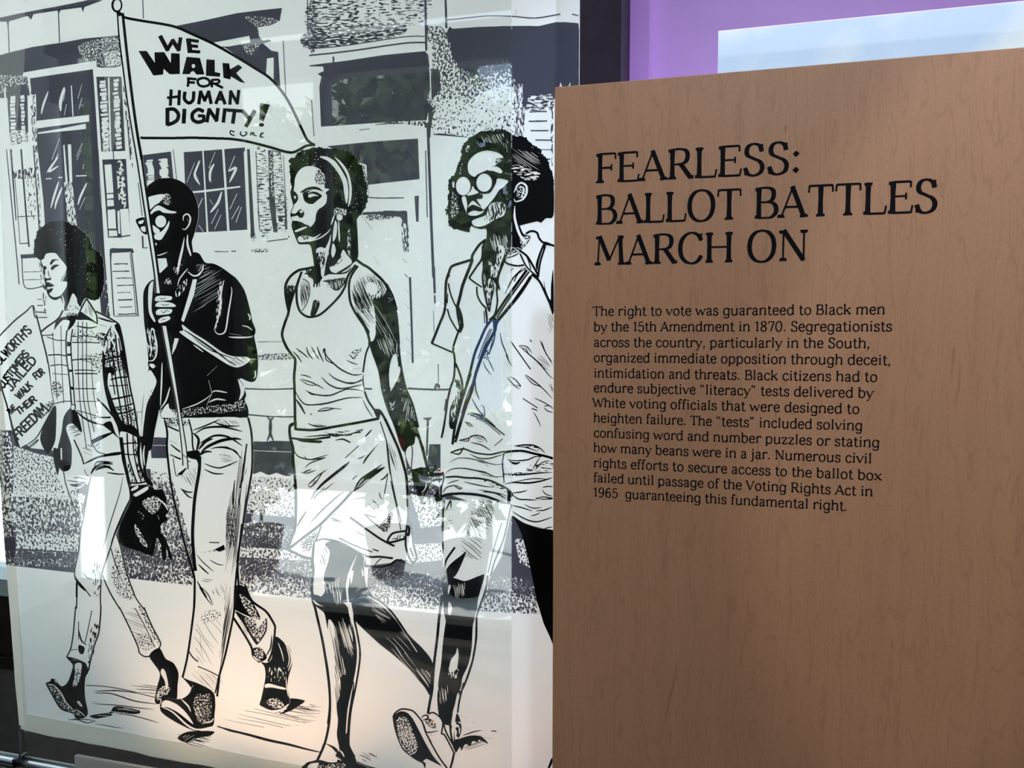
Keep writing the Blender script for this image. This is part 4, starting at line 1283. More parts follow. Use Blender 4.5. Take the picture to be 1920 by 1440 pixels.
part w1_shoe2
f E1 1350,430 1440,355 1500,450 1570,490 1614,580 1606,690 1597,820 1540,830 1470,800 1440,860 1405,850 1400,800 1425,690 1445,575
c E1 1470,540 1500,575 1522,690 1500,720 1490,650 1455,582
N .5 s E1 1410,780 1470,700 1540,720 1500,790 1430,830
f E1 1460,790 1530,780 1520,870 1470,850
# ---------------- man with the flag ----------------
part man_head
f B1 1325,365 1370,305 1450,265 1560,262 1650,300 1720,360 1765,445 1787,545 1780,650 1747,775 1728,835 1738,935 1700,1010 1640,1140 1600,1250 1500,1300 1440,1300 1410,1100 1360,780 1330,560
c B1 1335,445 1400,415 1472,405 1478,430 1440,480 1400,505 1350,545
N .4 s B1 1480,405 1530,410 1535,500 1470,480
c B1 1352,582 1400,522 1440,508 1520,548 1588,562 1570,577 1480,572 1440,550 1400,562 1360,592
o B1 1452,650 48,54
c B1 1395,772 1460,738 1500,690 1528,645 1522,700 1485,770 1452,815 1402,808
c B1 1368,682 1395,690 1445,735 1410,762 1378,725
c B1 1395,840 1420,852 1402,872
w 2 B1 1412,958 1450,950 1512,925
C B1 1412,985 1500,980 1512,1050 1450,1112 1430,1110
w 3 B1 1650,645 1655,600 1690,583 1715,620 1702,680 1665,722 1640,712
w 2 B1 1682,620 1705,655
c B1 1662,790 1652,900 1622,1040 1600,1160 1602,1030 1640,870
w 4 B1 1690,768 1690,860 1730,985
N .4 s B1 1480,1180 1530,1160 1545,1210 1490,1210
N .3 s B1 1550,1060 1600,1070 1590,1120
N .4 v B1 1590,1040 1640,1040 1610,1160
f B1 1232,635 1300,612 1322,640 1335,762 1290,752 1250,690
c B1 1256,652 1302,638 1292,668 1262,672
c B1 1275,706 1312,694 1318,742 1290,737
part man_shirt
f C1 1640,-200 1700,-260 1735,-315 1760,-322 1800,-305 1850,-230 1930,-218 2010,-178 2090,-120 2140,-80 2208,22 2248,152 2262,210 2270,250 2278,300 2306,370 2304,410 2296,440 2320,560 2330,660 2326,760 2310,825 2280,845 2240,840 2165,812 2200,890 2224,960 2210,1010 2240,1080 2232,1170 2100,1160 1900,1165 1600,1170 1470,1175 1440,1090 1420,820 1345,700 1342,640 1330,480 1305,300 1298,60 1330,-30 1390,-75 1420,0 1460,-20 1560,0 1600,-120
c C1 1345,0 1385,-60 1378,60 1372,200 1405,295 1388,298 1345,205
w 3.4 C1 1388,380 1415,500 1412,600 1385,650 1345,655
w 2 C1 1370,360 1360,480 1380,560
N .35 v C1 1330,380 1400,380 1400,600 1350,600
c C1 1350,690 1380,680 1405,705 1380,722
f C1 1342,690 1425,790 1440,1000 1440,1090 1400,1290 1372,1450 1274,1450 1280,1250 1288,1080 1310,900 1345,730
c C1 1350,740 1400,795 1415,850 1380,945 1330,1050 1300,1250 1285,1450 1272,1450 1285,1200 1310,905
h 60 16 2.2 C1 1380,860 1425,860 1420,1050 1330,1250 1300,1250 1330,1050
w 3 C1 1465,670 1460,860 1450,1060
w 3 C1 1535,890 1500,1010 1450,1085
c C1 1480,1080 1520,1040 1530,1080 1590,1155 1530,1170 1455,1150
N .4 s C1 1460,1090 1640,1110 1640,1165 1460,1165
w 2 C1 1640,1090 1760,1050 1850,1000 1900,960
w 3 C1 1880,1030 1950,1000 2040,1010
w 3 C1 1860,1060 1920,925
w 2.4 C1 1865,790 1960,700
w 3 C1 1880,830 1905,930
w 2.6 C1 1905,940 1950,925 2050,942
N .22 s C1 1640,1100 1900,1060 2150,1040 2200,1100 1900,1120 1700,1150
N .3 s C1 1960,1090 2180,1010 2200,1070 1980,1130
# the raised arm
c C1 1640,328 1728,395 1850,470 2010,580 2110,615 2230,620 2256,650 2210,690 2140,714 2060,690 1930,610 1728,480 1618,398 1650,380
l 3.4 C1 1650,372 1800,470 1960,580 2090,680
l 2 C1 1730,440 1900,560 2130,640
l 1.6 C1 1800,450 2000,590
h 35 14 1.8 C1 2040,620 2240,620 2220,690 2100,700
w 2.4 C1 1740,510 1790,545 1835,578
C C1 1738,-78 1775,-78 1748,60 1655,308 1632,290 1700,60
C C1 1575,452 1612,455 1585,540 1550,605 1560,520
w 3 B1 1690,1100 1740,1137 1790,1130 1826,1080 1832,1030
w 2.4 B1 1600,1230 1622,1160 1692,1072
w 2.4 B1 1795,1100 1815,1040
N .4 v B1 1580,1280 1640,1200 1700,1160 1680,1240 1600,1330
w 3.4 C2 295,-70 270,30 250,230 205,370
w 3 C2 205,370 225,405 262,416 308,382 335,220 365,40 358,-10
w 2.4 C2 300,-180 330,-150
N .35 v C2 240,0 280,-50 270,200 230,350 215,340
H 150 26 1.1 C2 120,-160 300,-180 260,60 0,240 -60,150
H 150 30 1 C2 30,-220 220,-200 200,-60 60,-40
w 3 C2 335,440 430,446 540,440 550,425
w 2 C2 345,410 450,425
w 2 C2 455,338 510,350 552,382
w 3 C2 510,230 530,260 525,290
w 1.4 C2 215,420 215,500
w 2.6 C2 575,740 578,790 560,815
f C2 400,800 470,870 470,940 420,980 400,900
c C2 420,820 450,850 478,900 470,960 430,1010 445,930
# fist
c C1 1405,88 1440,70 1540,75 1552,95 1530,110 1412,118
c C1 1405,152 1440,125 1530,130 1576,150 1572,170 1422,170
c C1 1410,212 1440,190 1540,190 1552,210 1522,235 1422,242
c C1 1430,292 1460,266 1520,254 1537,275 1502,300 1442,316
l 1.4 C1 1440,85 1460,100 1500,88
l 1.4 C1 1450,200 1480,225 1500,200 1530,215
l 1.4 C1 1450,145 1490,155 1530,145
l 1.4 C1 1455,295 1480,280 1500,285
# trailing arm
F D1 1272,-10 1378,-10 1345,140 1322,270 1335,340 1420,460 1330,420 1300,300 1285,150
w 3 D1 1310,70 1300,150 1310,250
c D1 1385,420 1420,440 1400,470
part man_trousers
C C1 1490,1185 1510,1310 1505,1440 1530,1650 1610,1900 1755,2410 1700,3260 1650,3500 1921,3650 1990,3200 2120,2850 2170,2600 2138,2450 2230,1730 2275,1440 2265,1300 2240,1165
k 4 C1 1490,1190 1512,1300 1510,1440 1530,1640 1560,1840 1610,2060 1680,2340 1750,2580 1757,2680 1752,2880
k 4 E1 1758,-200 1757,-100 1752,-5 1730,180 1702,380 1680,500 1650,622
n .5 s C1 1490,1170 1640,1180 1700,1230 1520,1240
k 3 C1 1510,1240 1620,1290
k 3 C1 1700,1180 1730,1300 1740,1440 1800,1600
l 3 D1 1540,60 1600,110 1660,150
l 3 D1 1530,150 1620,190 1720,220
l 3 D1 1540,30 1600,60
f D1 1680,130 1790,120 1800,180 1770,200 1700,180
k 6 D1 1800,170 1795,300 1760,520 1745,700 1738,900 1755,1130 1765,1200
l 6 D1 1800,160 1860,90 1990,30 2120,10 2180,20
l 5 D1 1790,110 1850,40 1920,10
l 4 D1 1795,165 1850,130 1910,130
l 5 D1 1770,130 1790,20 1740,-40
l 3 D1 1900,100 2000,90 2120,120 2170,190
l 4 C2 30,1310 120,1260 280,1250 460,1290
l 4 C2 70,1400 200,1330 330,1340 460,1420
l 3 C2 10,1280 120,1240 260,1180
l 3 C2 190,1200 300,1240 440,1240
h 40 14 1.8 C2 200,1180 440,1200 440,1250 250,1240
h 10 14 1.6 D2 240,130 300,140 400,200 300,230 230,220
l 3 D2 110,235 250,275 420,210
l 2 D2 260,275 430,230
l 3 D2 110,285 200,325 290,328
l 2 D2 200,90 330,90 460,190
F D1 1600,330 1720,240 1700,260 1640,340
h 60 14 1.4 D1 1600,320 1770,270 1760,480 1700,420
k 1.6 D1 1565,185 1590,340 1625,330
l 3 D1 1630,460 1690,490 1740,490
l 3 D1 1640,465 1700,530 1740,545
k 4 C2 512,1165 540,1285 550,1440 545,1640 505,1880 445,2240 412,2440 422,2690 410,2800
k 3 C2 500,1400 470,1600 440,1800
h 96 9 2.2 D2 450,50 520,60 500,300 450,430 420,800 380,800 400,450
h 98 8 2.2 D2 370,420 460,420 430,800 405,1000 400,1250 300,1240 310,700
l 3 D2 390,380 370,560 380,640
h 80 16 2 D2 310,640 400,640 400,1000 310,950
h 40 14 1.6 D2 40,1040 200,1010 300,970 310,1010 200,1030
F D2 200,1010 290,965 300,1010 250,1030
l 2 D2 45,1050 100,1120 200,1210
l 3 D2 60,1140 110,1190 155,1230
l 2 D2 160,1100 230,1140 290,1150
L 2 D2 160,945 245,947
h 10 16 1.6 D2 85,1265 180,1270 190,1300 95,1300
l 3 D2 50,1290 100,1380 140,1440
h 60 22 1.4 D2 190,1340 300,1300 290,1440 180,1400
# front leg lower half
k 4 E2 400,-500 345,0 335,200 270,520 222,690 218,715 202,870
h 100 7 2.2 E2 255,-20 330,-20 330,160 260,500 215,690 185,690 240,420 260,200
l 2 E2 60,0 110,80 165,150
l 2 E2 75,0 130,60 170,145
h 55 40 1.3 E2 60,200 230,180 240,420 200,620 60,620 20,400
h 75 60 1.2 E2 30,300 120,320 130,600 40,600
n .2 s E2 80,220 160,180 240,220 100,300
k 2 E2 50,630 130,665 212,708
k 2.4 E1 1702,378 1740,440 1785,480
h 48 13 1 E1 1740,520 1921,600 2030,660 1990,770 1921,750 1710,590
k 2.6 E2 212,710 200,780 185,845
# back leg
f E2 345,0 420,0 480,110 548,240 520,258 440,215 345,175
N .4 s E2 380,60 470,120 530,240 440,200
k 4.4 E2 425,-10 480,110 590,190 640,260 667,310
k 4 E2 667,308 660,400 640,520 610,590
k 4.4 E2 330,245 400,350 450,430 480,490 492,550 545,596
l 4 E2 345,180 430,215 540,258
f E2 345,195 430,235 510,270 520,330 590,250 600,270 590,340 530,450 500,440 420,310
N .5 s E2 420,250 590,260 570,400 520,430
h 50 18 2 E2 340,200 470,230 560,400 480,470
l 3 E2 600,260 590,350 530,450
f E2 490,490 540,480 570,500 600,560 560,590 510,570
N .4 s E2 500,500 560,490 570,560 520,560
l 3 E2 640,380 630,480 590,550
w 3 E2 490,545 520,575 548,582
part man_shoe
f E2 665,395 740,440 790,500 803,600 772,715 766,800 782,890 772,940 700,992 620,988 545,942 556,880 578,780 590,700 580,630 550,592 600,600 640,560
c E2 585,775 620,764 700,785 750,800 740,812 640,795 590,798
N .5 s E2 590,905 680,880 740,945 660,960
w 4.4 E2 545,942 590,970 640,986 720,972 776,925
w 3 E2 740,440 780,500 798,580 770,665
w 2 E2 755,470 780,560 765,640
w 2 E2 690,440 720,520 735,590
w 2 E2 752,710 760,800 772,870
N .2 v E2 620,640 740,640 740,740 620,740
part man_shoe2
f E1 1650,620 1710,645 1800,680 1921,755 1942,860 1934,960 1921,1055 1850,1080 1785,1105 1700,1082 1600,1032 1480,950 1448,905 1452,850 1500,808 1560,812 1640,812 1700,775 1727,720 1690,665
c E1 1465,845 1510,825 1600,862 1680,940 1745,1040 1700,1012 1600,930 1520,890 1466,882
w 3.4 E1 1452,880 1560,930 1680,1045 1785,1092 1925,1062
w 3 E1 1640,815 1700,880 1720,930
w 3 E1 1745,690 1720,730
N .25 s E1 1750,800 1900,780 1890,1000 1790,1030
w 3 E1 1840,1030 1900,1020 1925,990
H 60 18 1.4 E1 1740,860 1830,820 1830,1030 1770,1000
# pole in front of the man
part flag_pole
C A1 1055,120 1105,130 1150,500 1200,900 1240,1180 1285,1440 1285,1344 1310,1614 1360,1984 1400,2244 1450,2640 1400,2640 1390,2444 1340,2104 1310,1904 1260,1614 1215,1344
k 3 A1 1060,115 1075,330 1110,600 1150,900 1190,1150 1240,1440 1310,1904 1345,2130 1392,2450 1408,2640
k 5.4 A1 1108,120 1150,500 1200,900 1240,1180 1285,1440
k 4 A1 1285,1440 1320,1700 1365,2010 1405,2270 1452,2640
e A1 1055,48 52,66
o A1 1058,48 33,48
F A1 1040,105 1085,105 1110,140 1075,150
C C1 1463,338 1500,345 1560,700 1630,1150 1700,1630 1640,1600 1600,1100 1530,720
k 2.2 C1 1460,340 1528,720 1598,1100 1640,1445 1650,1600
k 2.2 C1 1502,340 1563,700 1633,1150 1680,1445 1695,1630
l 6 D1 1650,155 1690,190
part flag_lettering
L 8 A1 1452,335 1512,450
L 7 A1 1512,450 1560,368
L 8 A1 1560,368 1612,450
L 7 A1 1612,450 1628,348
L 9 A1 1698,360 1712,465
L 6 A1 1695,360 1782,372
L 6 A1 1700,412 1775,418
L 6 A1 1710,465 1795,466
F A1 1253,463 1328,462 1402,570 1397,474 1485,472 1542,570 1545,480 1622,484 1622,668 1532,672 1480,622 1475,674 1388,684
F A1 1682,512 1800,522 1840,670 1768,670 1742,640 1720,648 1710,668 1643,668
o A1 1742,595 16,18
F A2 130,533 206,540 206,648 258,660 252,692 125,682
F A2 275,568 336,570 346,625 422,583 458,610 402,660 486,752 440,742 372,700 352,690 350,718 285,702
L 5 A1 1700,702 1692,775
L 5 A1 1690,708 1762,712
L 5 A1 1700,742 1748,744
L 6 A1 1545,815 1538,945
L 6 A1 1618,820 1612,940
L 5 A1 1515,882 1615,870
k 6.5 A1 1668,825 1662,890 1700,928 1738,900 1745,822
L 6.5 A2 62,930 78,825
L 6 A2 78,825 115,905
L 6 A2 115,905 150,825
L 6.5 A2 150,825 172,928
L 6.5 A2 218,928 258,830
L 6.5 A2 258,830 298,932
L 5 A2 225,895 285,895
L 6.5 A2 345,935 352,825
L 6 A2 352,825 412,932
L 6.5 A2 412,932 425,820
k 5 A2 105,700 60,715 52,742 70,770 110,778 150,765 160,738 140,712 105,700
L 5 A2 182,718 178,780
k 4.6 A2 180,720 235,718 248,735 225,752 182,754
L 5 A2 205,754 275,790
L 7.5 A1 1512,985 1512,1120
k 7 A1 1505,988 1570,985 1608,1030 1598,1080 1555,1110 1508,1125
L 7.5 A1 1662,990 1655,1102
k 7 A1 1835,1005 1785,985 1735,1020 1735,1075 1780,1100 1832,1088
L 6 A1 1832,1088 1836,1045
L 6 A1 1836,1045 1790,1042
L 7 A2 135,1092 155,985
L 7 A2 155,985 222,1085
L 7 A2 222,1085 235,982
L 7 A2 298,985 285,1095
L 6.5 A2 325,992 450,1002
L 7.5 A2 388,1000 372,1105
L 7 A2 458,1000 515,1062
L 7.5 A2 568,1005 495,1135
F A2 620,930 708,945 650,1096 612,1082
e A2 632,1127 24,17
k 2.6 A2 388,1192 352,1178 350,1206 388,1224
k 2.6 A2 448,1186 440,1208 465,1226 495,1212 498,1196 482,1190
L 2 A2 530,1222 540,1192
L 2 A2 540,1194 568,1200
L 2 A2 568,1200 545,1210
L 2.2 A2 545,1210 585,1226
l 3 A2 655,1198 630,1204 625,1216
l 3 A2 645,1214 624,1218 622,1232 655,1240
# ---------------- woman in the tank top ----------------
part w2_hair
f B2 905,330 900,240 885,180 902,120 880,98 940,72 970,30 1010,35 1060,0 1120,-12 1180,0 1250,0 1330,10 1400,28 1470,70 1500,140 1540,190 1552,260 1577,330 1570,400 1582,440 1562,520 1512,600 1490,640 1497,760 1502,960 1470,992 1420,950 1380,920 1340,860 1320,800 1250,860 1100,700 1000,400
n .5 s B2 1300,-15 1500,50 1580,250 1600,450 1560,250 1450,60
c B2 1150,70 1210,65 1290,110 1350,190 1400,290 1412,400 1395,492 1375,400 1360,300 1310,200 1230,110
c B2 1285,70 1340,110 1390,170 1422,240 1443,350 1437,450 1410,522 1420,420 1418,330 1395,230 1340,140
N .45 v B2 1408,740 1428,740 1430,930 1405,920
w 3 B2 1320,640 1330,800 1328,870 1385,955
N .012 s B2 960,60 1240,40 1500,200 1560,400 1450,600 1240,300
q 3.4 B2 905,320 902,240 892,180 905,120 890,100 940,78 975,36 1060,8 1120,-4 1250,8 1330,18 1400,36 1462,76 1494,142 1534,192 1546,262 1568,330 1564,400 1574,440 1554,520 1506,600
part w2_skin
f B2 925,260 905,330 890,390 905,470 912,510 893,560 888,600 905,640 898,690 915,745 940,812 968,855 1060,860 1085,940 1100,1050 1108,1150 1095,1212 1145,1205 1180,1155 1240,1125 1340,1122 1450,1030 1490,1000 1480,980 1420,955 1330,830 1290,600 1250,400 1200,200 1080,150 980,180
c B2 930,265 960,200 1010,160 1080,152 1140,172 1182,210 1202,270 1195,330 1200,350 1238,360 1205,390 1217,420 1210,480 1180,515 1140,542 1118,590 1112,640 1080,690 1050,700 1000,662 950,645 910,640 897,575 922,500 908,455 898,400 917,370 925,320
n .45 s B2 1130,190 1200,210 1210,310 1110,300
f B2 980,382 1040,345 1100,335 1150,350 1180,380 1120,362 1050,367 1000,392
f B2 1000,397 1040,375 1080,370 1130,388 1172,420 1130,460 1090,492 1050,490 1015,467 1003,430
c B2 1045,420 1080,388 1155,417 1100,422 1062,435
l 3 B2 1060,400 1100,395 1170,425
c B2 1040,395 1080,372 1130,385 1090,380
f B2 888,382 920,375 952,410 957,450 930,492 905,470
c B2 920,425 935,420 938,440 928,448
f B2 890,575 930,580 960,550 980,540 1012,570 1002,610 970,617 950,597 903,607
o B2 985,562 14,12
f B2 903,660 940,648 1000,670 1058,690 1040,712 930,748 912,722
c B2 930,732 1010,700 1042,700 1000,722 942,745
f B2 915,747 1000,742 1060,715 1085,760 1000,795 948,780
c B2 955,797 1000,772 1050,780 1100,790 1165,758 1090,818 1010,835 965,832
n .5 s B2 980,740 1050,740 1060,800 1000,810
w 2.4 B2 1050,832 1150,800 1220,752 1250,715
c B2 1120,905 1160,880 1200,890 1220,860 1242,800 1252,765 1250,830 1225,950 1205,1040 1187,1155 1165,1130 1160,1060 1130,980
n .5 v B2 1115,940 1200,940 1185,1060 1150,1060
h 80 18 2 B2 1120,920 1220,880 1190,1080 1150,1060
c B2 1365,905 1400,950 1445,1012 1400,1080 1320,1115 1260,1102 1243,1060 1290,1040 1330,980
n .45 s B2 1240,1000 1340,950 1350,1010 1260,1060
c B2 1270,850 1290,870 1297,920 1272,975 1256,930
c B2 1292,640 1310,680 1302,780 1275,832 1270,780 1280,700
w 3 B2 1285,590 1265,650 1255,680
N .5 s B2 1290,530 1390,540 1385,595 1290,590
o B2 1332,615 28,28
w 2 B2 1335,650 1332,760
N .5 v B2 1200,900 1240,830 1230,960 1205,960
# arms, shoulders and chest: white skin first
C B2 1100,1050 960,1085 880,1145 842,1230 848,1340 868,1440 868,1480 830,1570 812,1660 850,1770 925,1890 925,2450 930,2460 1690,2430 1560,2170 1545,2050 1600,1760 1700,1900 1800,1700 1842,1440 1800,1300 1720,1180 1600,1072 1500,1015 1450,1030 1340,1120 1180,1155 1150,1205 1095,1215
k 5 B2 1100,1060 1030,1075 960,1090 885,1148 845,1230 850,1340 870,1445
f B2 1105,1060 1112,1180 1040,1130 1010,1120 1060,1100
k 3 B2 1110,1110 1050,1150
n .4 v B2 1010,1080 1100,1080 1090,1160
k 5 B2 1480,990 1540,1035 1600,1070 1720,1180 1800,1300 1845,1445
h 15 12 1.6 B2 1180,1170 1400,1150 1340,1270 1220,1250
f B2 1175,1185 1280,1170 1390,1160 1380,1210 1320,1270 1270,1260 1220,1200
H 80 12 1.8 B2 1175,1185 1390,1160 1330,1270 1220,1240
h 80 16 2 B2 1095,1200 1160,1190 1150,1250 1090,1240
f B2 1095,1150 1145,1180 1155,1240 1140,1200 1125,1250 1115,1200 1100,1245 1095,1200
l 4 B2 1300,1120 1380,1080 1450,1030
l 3 B2 1320,1125 1400,1105 1440,1060
h 80 10 2 B2 985,1160 1050,1190 1060,1290 1030,1390 990,1450 975,1300
h 75 14 1.6 B2 980,1160 1050,1190 1062,1300 985,1450
k 1.6 B2 1000,1165 1050,1200 1062,1290 1035,1390 990,1455
n .3 s B2 860,1230 910,1210 900,1300 860,1290
h 60 14 1.6 B2 855,1260 900,1270 880,1400 860,1380
n .7 v C2 850,-10 930,-10 890,130 875,210 855,120
f C2 1100,110 1155,130 1115,240 1068,245 1080,180
N .2 v C2 1100,105 1160,125 1120,180
# arm in shade
f C2 1760,-40 1785,0 1832,110 1862,300 1880,560 1884,690 1928,888 1985,1052 2040,1300 2080,1440 2100,1500 2000,1480 1900,1460 1830,1260 1760,1090 1712,930 1680,740 1630,600 1600,500 1600,440 1640,500 1650,420 1660,300 1640,120 1650,60 1700,90 1750,40
F C2 1680,740 1600,500 1560,350 1480,230 1500,220 1600,380 1660,420 1760,500
h 66 11 2.4 B2 1440,1260 1500,1150 1600,1120 1720,1200 1780,1320 1820,1440 1660,1460 1640,1400 1600,1440 1480,1440
h 62 15 2 B2 1440,1260 1500,1150 1640,1120 1760,1250 1820,1440 1480,1480
c B2 1570,1240 1600,1200 1650,1210 1680,1260 1650,1310 1600,1300
N .3 v B2 1560,1200 1690,1220 1700,1330 1600,1340
h 55 16 2.2 C2 1440,60 1520,40 1640,260 1660,400 1600,380 1500,220
H 60 26 1.2 C2 1640,120 1700,160 1860,500 1760,560 1660,360
c C2 1610,340 1645,330 1660,400 1640,470 1605,470
H 70 16 1.6 C2 1650,440 1800,400 1840,640 1740,620
w 2 B2 1790,1200 1830,1310 1850,1400
c C2 1800,640 1840,590 1860,700 1830,800 1790,900 1780,760
c C2 1845,720 1880,720 1865,800 1800,920 1795,900
N .4 v C2 1840,480 1880,520 1880,640 1850,600
c C2 1625,600 1640,640 1690,860 1740,1040 1680,1000 1600,860 1560,800 1560,720 1600,640
H 100 14 1.8 C3 160,1180 250,1160 300,1440 200,1420
h 100 22 2 C3 140,1180 240,1100 300,1440 150,1440
k 4 C3 130,650 155,880 200,1090 262,1240 312,1445
# hand
f D3 190,330 245,300 275,290 330,330 395,480 400,545 440,560 432,572 400,590 380,660 350,702 358,745 335,735 310,690 270,600 255,520 240,450
c D3 220,280 275,250 290,180 330,240 350,300 390,450 330,460 250,470 200,350
k 2 D3 230,200 260,300 250,470
k 5 D3 290,100 340,260 395,480
w 2 D3 385,590 375,650 340,690
k 4 D3 350,270 400,470 425,510 450,490 475,440
f D3 390,525 440,510 530,510 530,535 440,545 395,545
k 4 D3 530,568 460,575 420,600 380,680 350,740
f D3 470,690 490,640 500,720 520,740 500,800 470,760 430,740
n .6 d D3 470,760 510,760 505,880 480,890
f D3 300,690 340,700 360,760 345,790
part w2_top
k 4.4 B2 990,1100 962,1180 945,1248 943,1320 952,1400 982,1468 1050,1508 1150,1490 1260,1398 1340,1310 1385,1230 1410,1140 1480,1040
k 4.4 B2 1500,1050 1450,1120 1425,1180 1418,1260 1432,1378 1480,1478 1560,1598 1600,1698 1603,1765
k 4 B2 985,1110 935,1248 893,1378 872,1478
F C2 870,0 905,40 880,200 870,230 858,150
k 5 C2 846,0 868,140 872,220 838,320 815,420 848,520 900,600 932,650 922,800 926,900 932,1215
k 3.4 C2 1600,520 1570,600 1545,760
l 3 C2 1190,540 1220,620 1330,722 1450,780 1545,775
l 2.6 C2 1550,780 1545,830 1560,930
l 2.6 C2 910,570 950,610 992,672
l 2.6 C2 935,540 990,580 1052,632
l 2 C2 960,560 1000,640
l 2.6 C2 1030,530 1050,590 1092,642
l 2.6 C2 1075,525 1110,590 1145,645
l 2.6 C2 1125,520 1150,590 1187,667
l 2 C2 1185,545 1200,600 1215,650 1295,692
l 2 C2 1180,590 1190,545 1210,570
l 2.4 C2 1420,595 1460,635 1480,610
n .35 s C2 1440,570 1530,540 1520,580 1470,620
l 2 C2 1395,648 1440,670 1500,690
l 2 C2 1460,725 1540,720
l 3 C2 1230,765 1300,820 1440,860 1550,815
l 2 C2 1390,850 1480,850 1540,830
l 3 C2 1165,800 1240,870 1350,905 1540,868
l 2.2 C2 975,780 1030,790 1078,810
l 2.4 C2 980,820 1080,850 1192,908
l 1.8 C2 975,822 1050,870 1150,875
l 2.8 C2 1020,920 1120,960 1250,965 1400,910 1555,925
l 3 C2 1040,930 1080,955 1130,960
l 3 C2 935,930 980,1010 1040,1050 1200,1040 1400,990 1545,985
l 4 C2 938,1000 980,1060 1022,1138
l 2 C2 1130,1110 1200,1080 1360,1090
l 2.6 C2 1130,1110 1220,1100 1280,1085
l 1.6 C2 1140,1058 1180,1055
L 2 C2 1070,1132 1078,1140
l 3 C2 1045,1218 1120,1245 1215,1240
h 10 12 1.8 C2 1080,1220 1160,1220 1200,1245 1120,1250
k 4 C2 1560,930 1590,1010 1650,1100 1690,1165
l 2 C2 1540,1000 1580,1080 1635,1165
part w2_skirt
C C2 888,1250 930,1215 940,1270 1100,1275 1300,1240 1500,1210 1690,1170 1650,1100 1700,1100 1740,1170 1800,1300 1860,1440 1930,1640 1945,1900 1960,2160 2020,2400 1990,2430 1800,2470 1570,2500 1560,2400 1450,2340 1280,2270 1160,2280 1085,2430 870,2350 935,2140 940,1820 915,1540
k 5 C2 932,1215 886,1240 888,1340 915,1440 915,1540 940,1820 935,2140 905,2240 868,2352
k 5 C2 935,1200 935,1275
k 5 C2 890,1245 930,1210
k 5 C2 935,1270 1100,1277 1300,1245 1500,1210 1690,1172
k 4 C2 900,1350 1000,1362 1100,1360 1250,1340
l 3 C2 1010,1340 1200,1325 1400,1320 1520,1280 1550,1268
n .4 h C2 1180,1300 1440,1280 1540,1270 1500,1310 1300,1340
f C2 960,1365 1160,1372 1150,1395 1000,1385
l 3 C2 1290,1370 1360,1360 1430,1390 1380,1370
l 3 C2 1560,1340 1590,1310 1625,1272
f C2 1642,1092 1705,1096 1690,1180 1670,1170
k 5 C2 1700,1105 1745,1180 1800,1300 1862,1440 1900,1560 1935,1700 1948,1920 1960,2200 1935,2206
k 2 C2 1700,1200 1740,1320 1770,1440 1790,1640 1830,1850 1890,2110
k 1.6 D2 1755,20 1770,200 1790,330
k 2 D2 1795,390 1850,640 1885,830
h 75 14 2 D2 1750,20 1830,100 1870,360 1800,200
l 2.6 D2 920,110 960,170 1070,200 1210,180
l 2 D2 1010,160 1060,200 1230,155
l 2 D2 980,80 1035,90
l 2.4 D2 1020,275 1070,230 1200,185
l 2.4 D2 980,320 1040,320 1120,295
l 2.4 D2 985,325 1040,300 1080,290
l 2.6 D2 1215,290 1130,350 1045,430
l 2.6 D2 1045,430 1070,445 1120,400 1180,310
h 110 12 1.6 D2 1060,420 1110,360 1130,380 1080,440
L 1.8 D2 1380,185 1505,75
f D2 1425,215 1380,270 1280,350 1180,430 1110,500 1150,430 1250,340 1360,255
l 2.4 D2 1160,430 1110,490 1075,555
l 2 D2 1200,450 1130,510 1095,560
l 1.6 D2 1280,405 1200,470 1150,500
L 2 D2 1450,375 1487,345
f D2 1715,30 1650,100 1590,180 1545,242 1560,190 1640,100
l 2 D2 1490,195 1530,180 1565,160
k 4.6 D2 872,1005 1000,905 1150,790 1260,680 1360,580 1440,490
f D2 1430,500 1480,460 1560,360 1660,290 1740,262 1720,290 1600,380 1520,450
l 4 D2 1460,480 1520,380 1620,310 1720,240
w 2 D2 1500,450 1560,400 1600,370
l 2.4 D2 1370,488 1300,540 1200,630 1120,710 1072,765
l 3 D2 1170,790 1140,870 1110,950 1095,1040
l 3 D2 1160,800 1100,920
n .5 s D2 990,940 1100,860 1130,850 1080,1000 1010,1020
h 140 14 2 D2 930,980 1130,860 1110,920 980,1000
l 3 D2 1035,662 990,730 950,800
l 2 D2 1245,725 1300,740 1350,765
L 1.6 D2 1270,745 1310,755
l 2 D2 1250,700 1300,690
l 3 D2 1700,385 1740,360 1772,318
l 2 D2 1770,320 1750,440 1725,560
l 2 D2 1690,490 1700,530 1720,555
l 2 D2 1625,560 1670,600 1692,640
l 2 D2 1640,570 1680,640
L 1.4 D2 1600,600 1650,650
l 2.4 D2 1550,680 1620,750 1740,845
l 2 D2 1560,690 1640,715 1675,712
n .5 s D2 1690,800 1800,670 1810,720 1760,850
h 60 12 1.4 D2 1680,810 1800,660 1815,720 1750,855
k 4 D2 1425,718 1540,800 1700,910 1828,975
k 2 D2 1325,905 1440,960 1540,1000 1630,1030
L 2.4 D2 1635,1005 1682,1020
L 1.4 D2 1490,850 1550,882
k 5 D2 868,1008 940,1040 1000,1070 1085,1092
k 5 D2 1080,1180 1090,1090 1098,1000 1110,940
k 4 D2 1110,935 1180,918 1260,925 1330,945 1420,990 1500,1040 1600,1072 1700,1072 1815,1085
k 4.6 D2 1560,1152 1640,1162 1720,1158 1790,1140 1850,1102 1900,1115 1960,1145
l 2 D2 1640,1160 1680,1110 1720,1080
C D2 1800,865 1935,835 1935,910 1775,942
k 4 D2 1935,838 1810,862 1772,942 1935,905
l 2 D2 1830,880 1840,930
L 1.6 D2 1810,910 1850,905
L 1.6 D2 1860,880 1850,925
L 1.6 D2 1880,875 1875,920
l 1.6 D2 1895,870 1915,890 1900,915
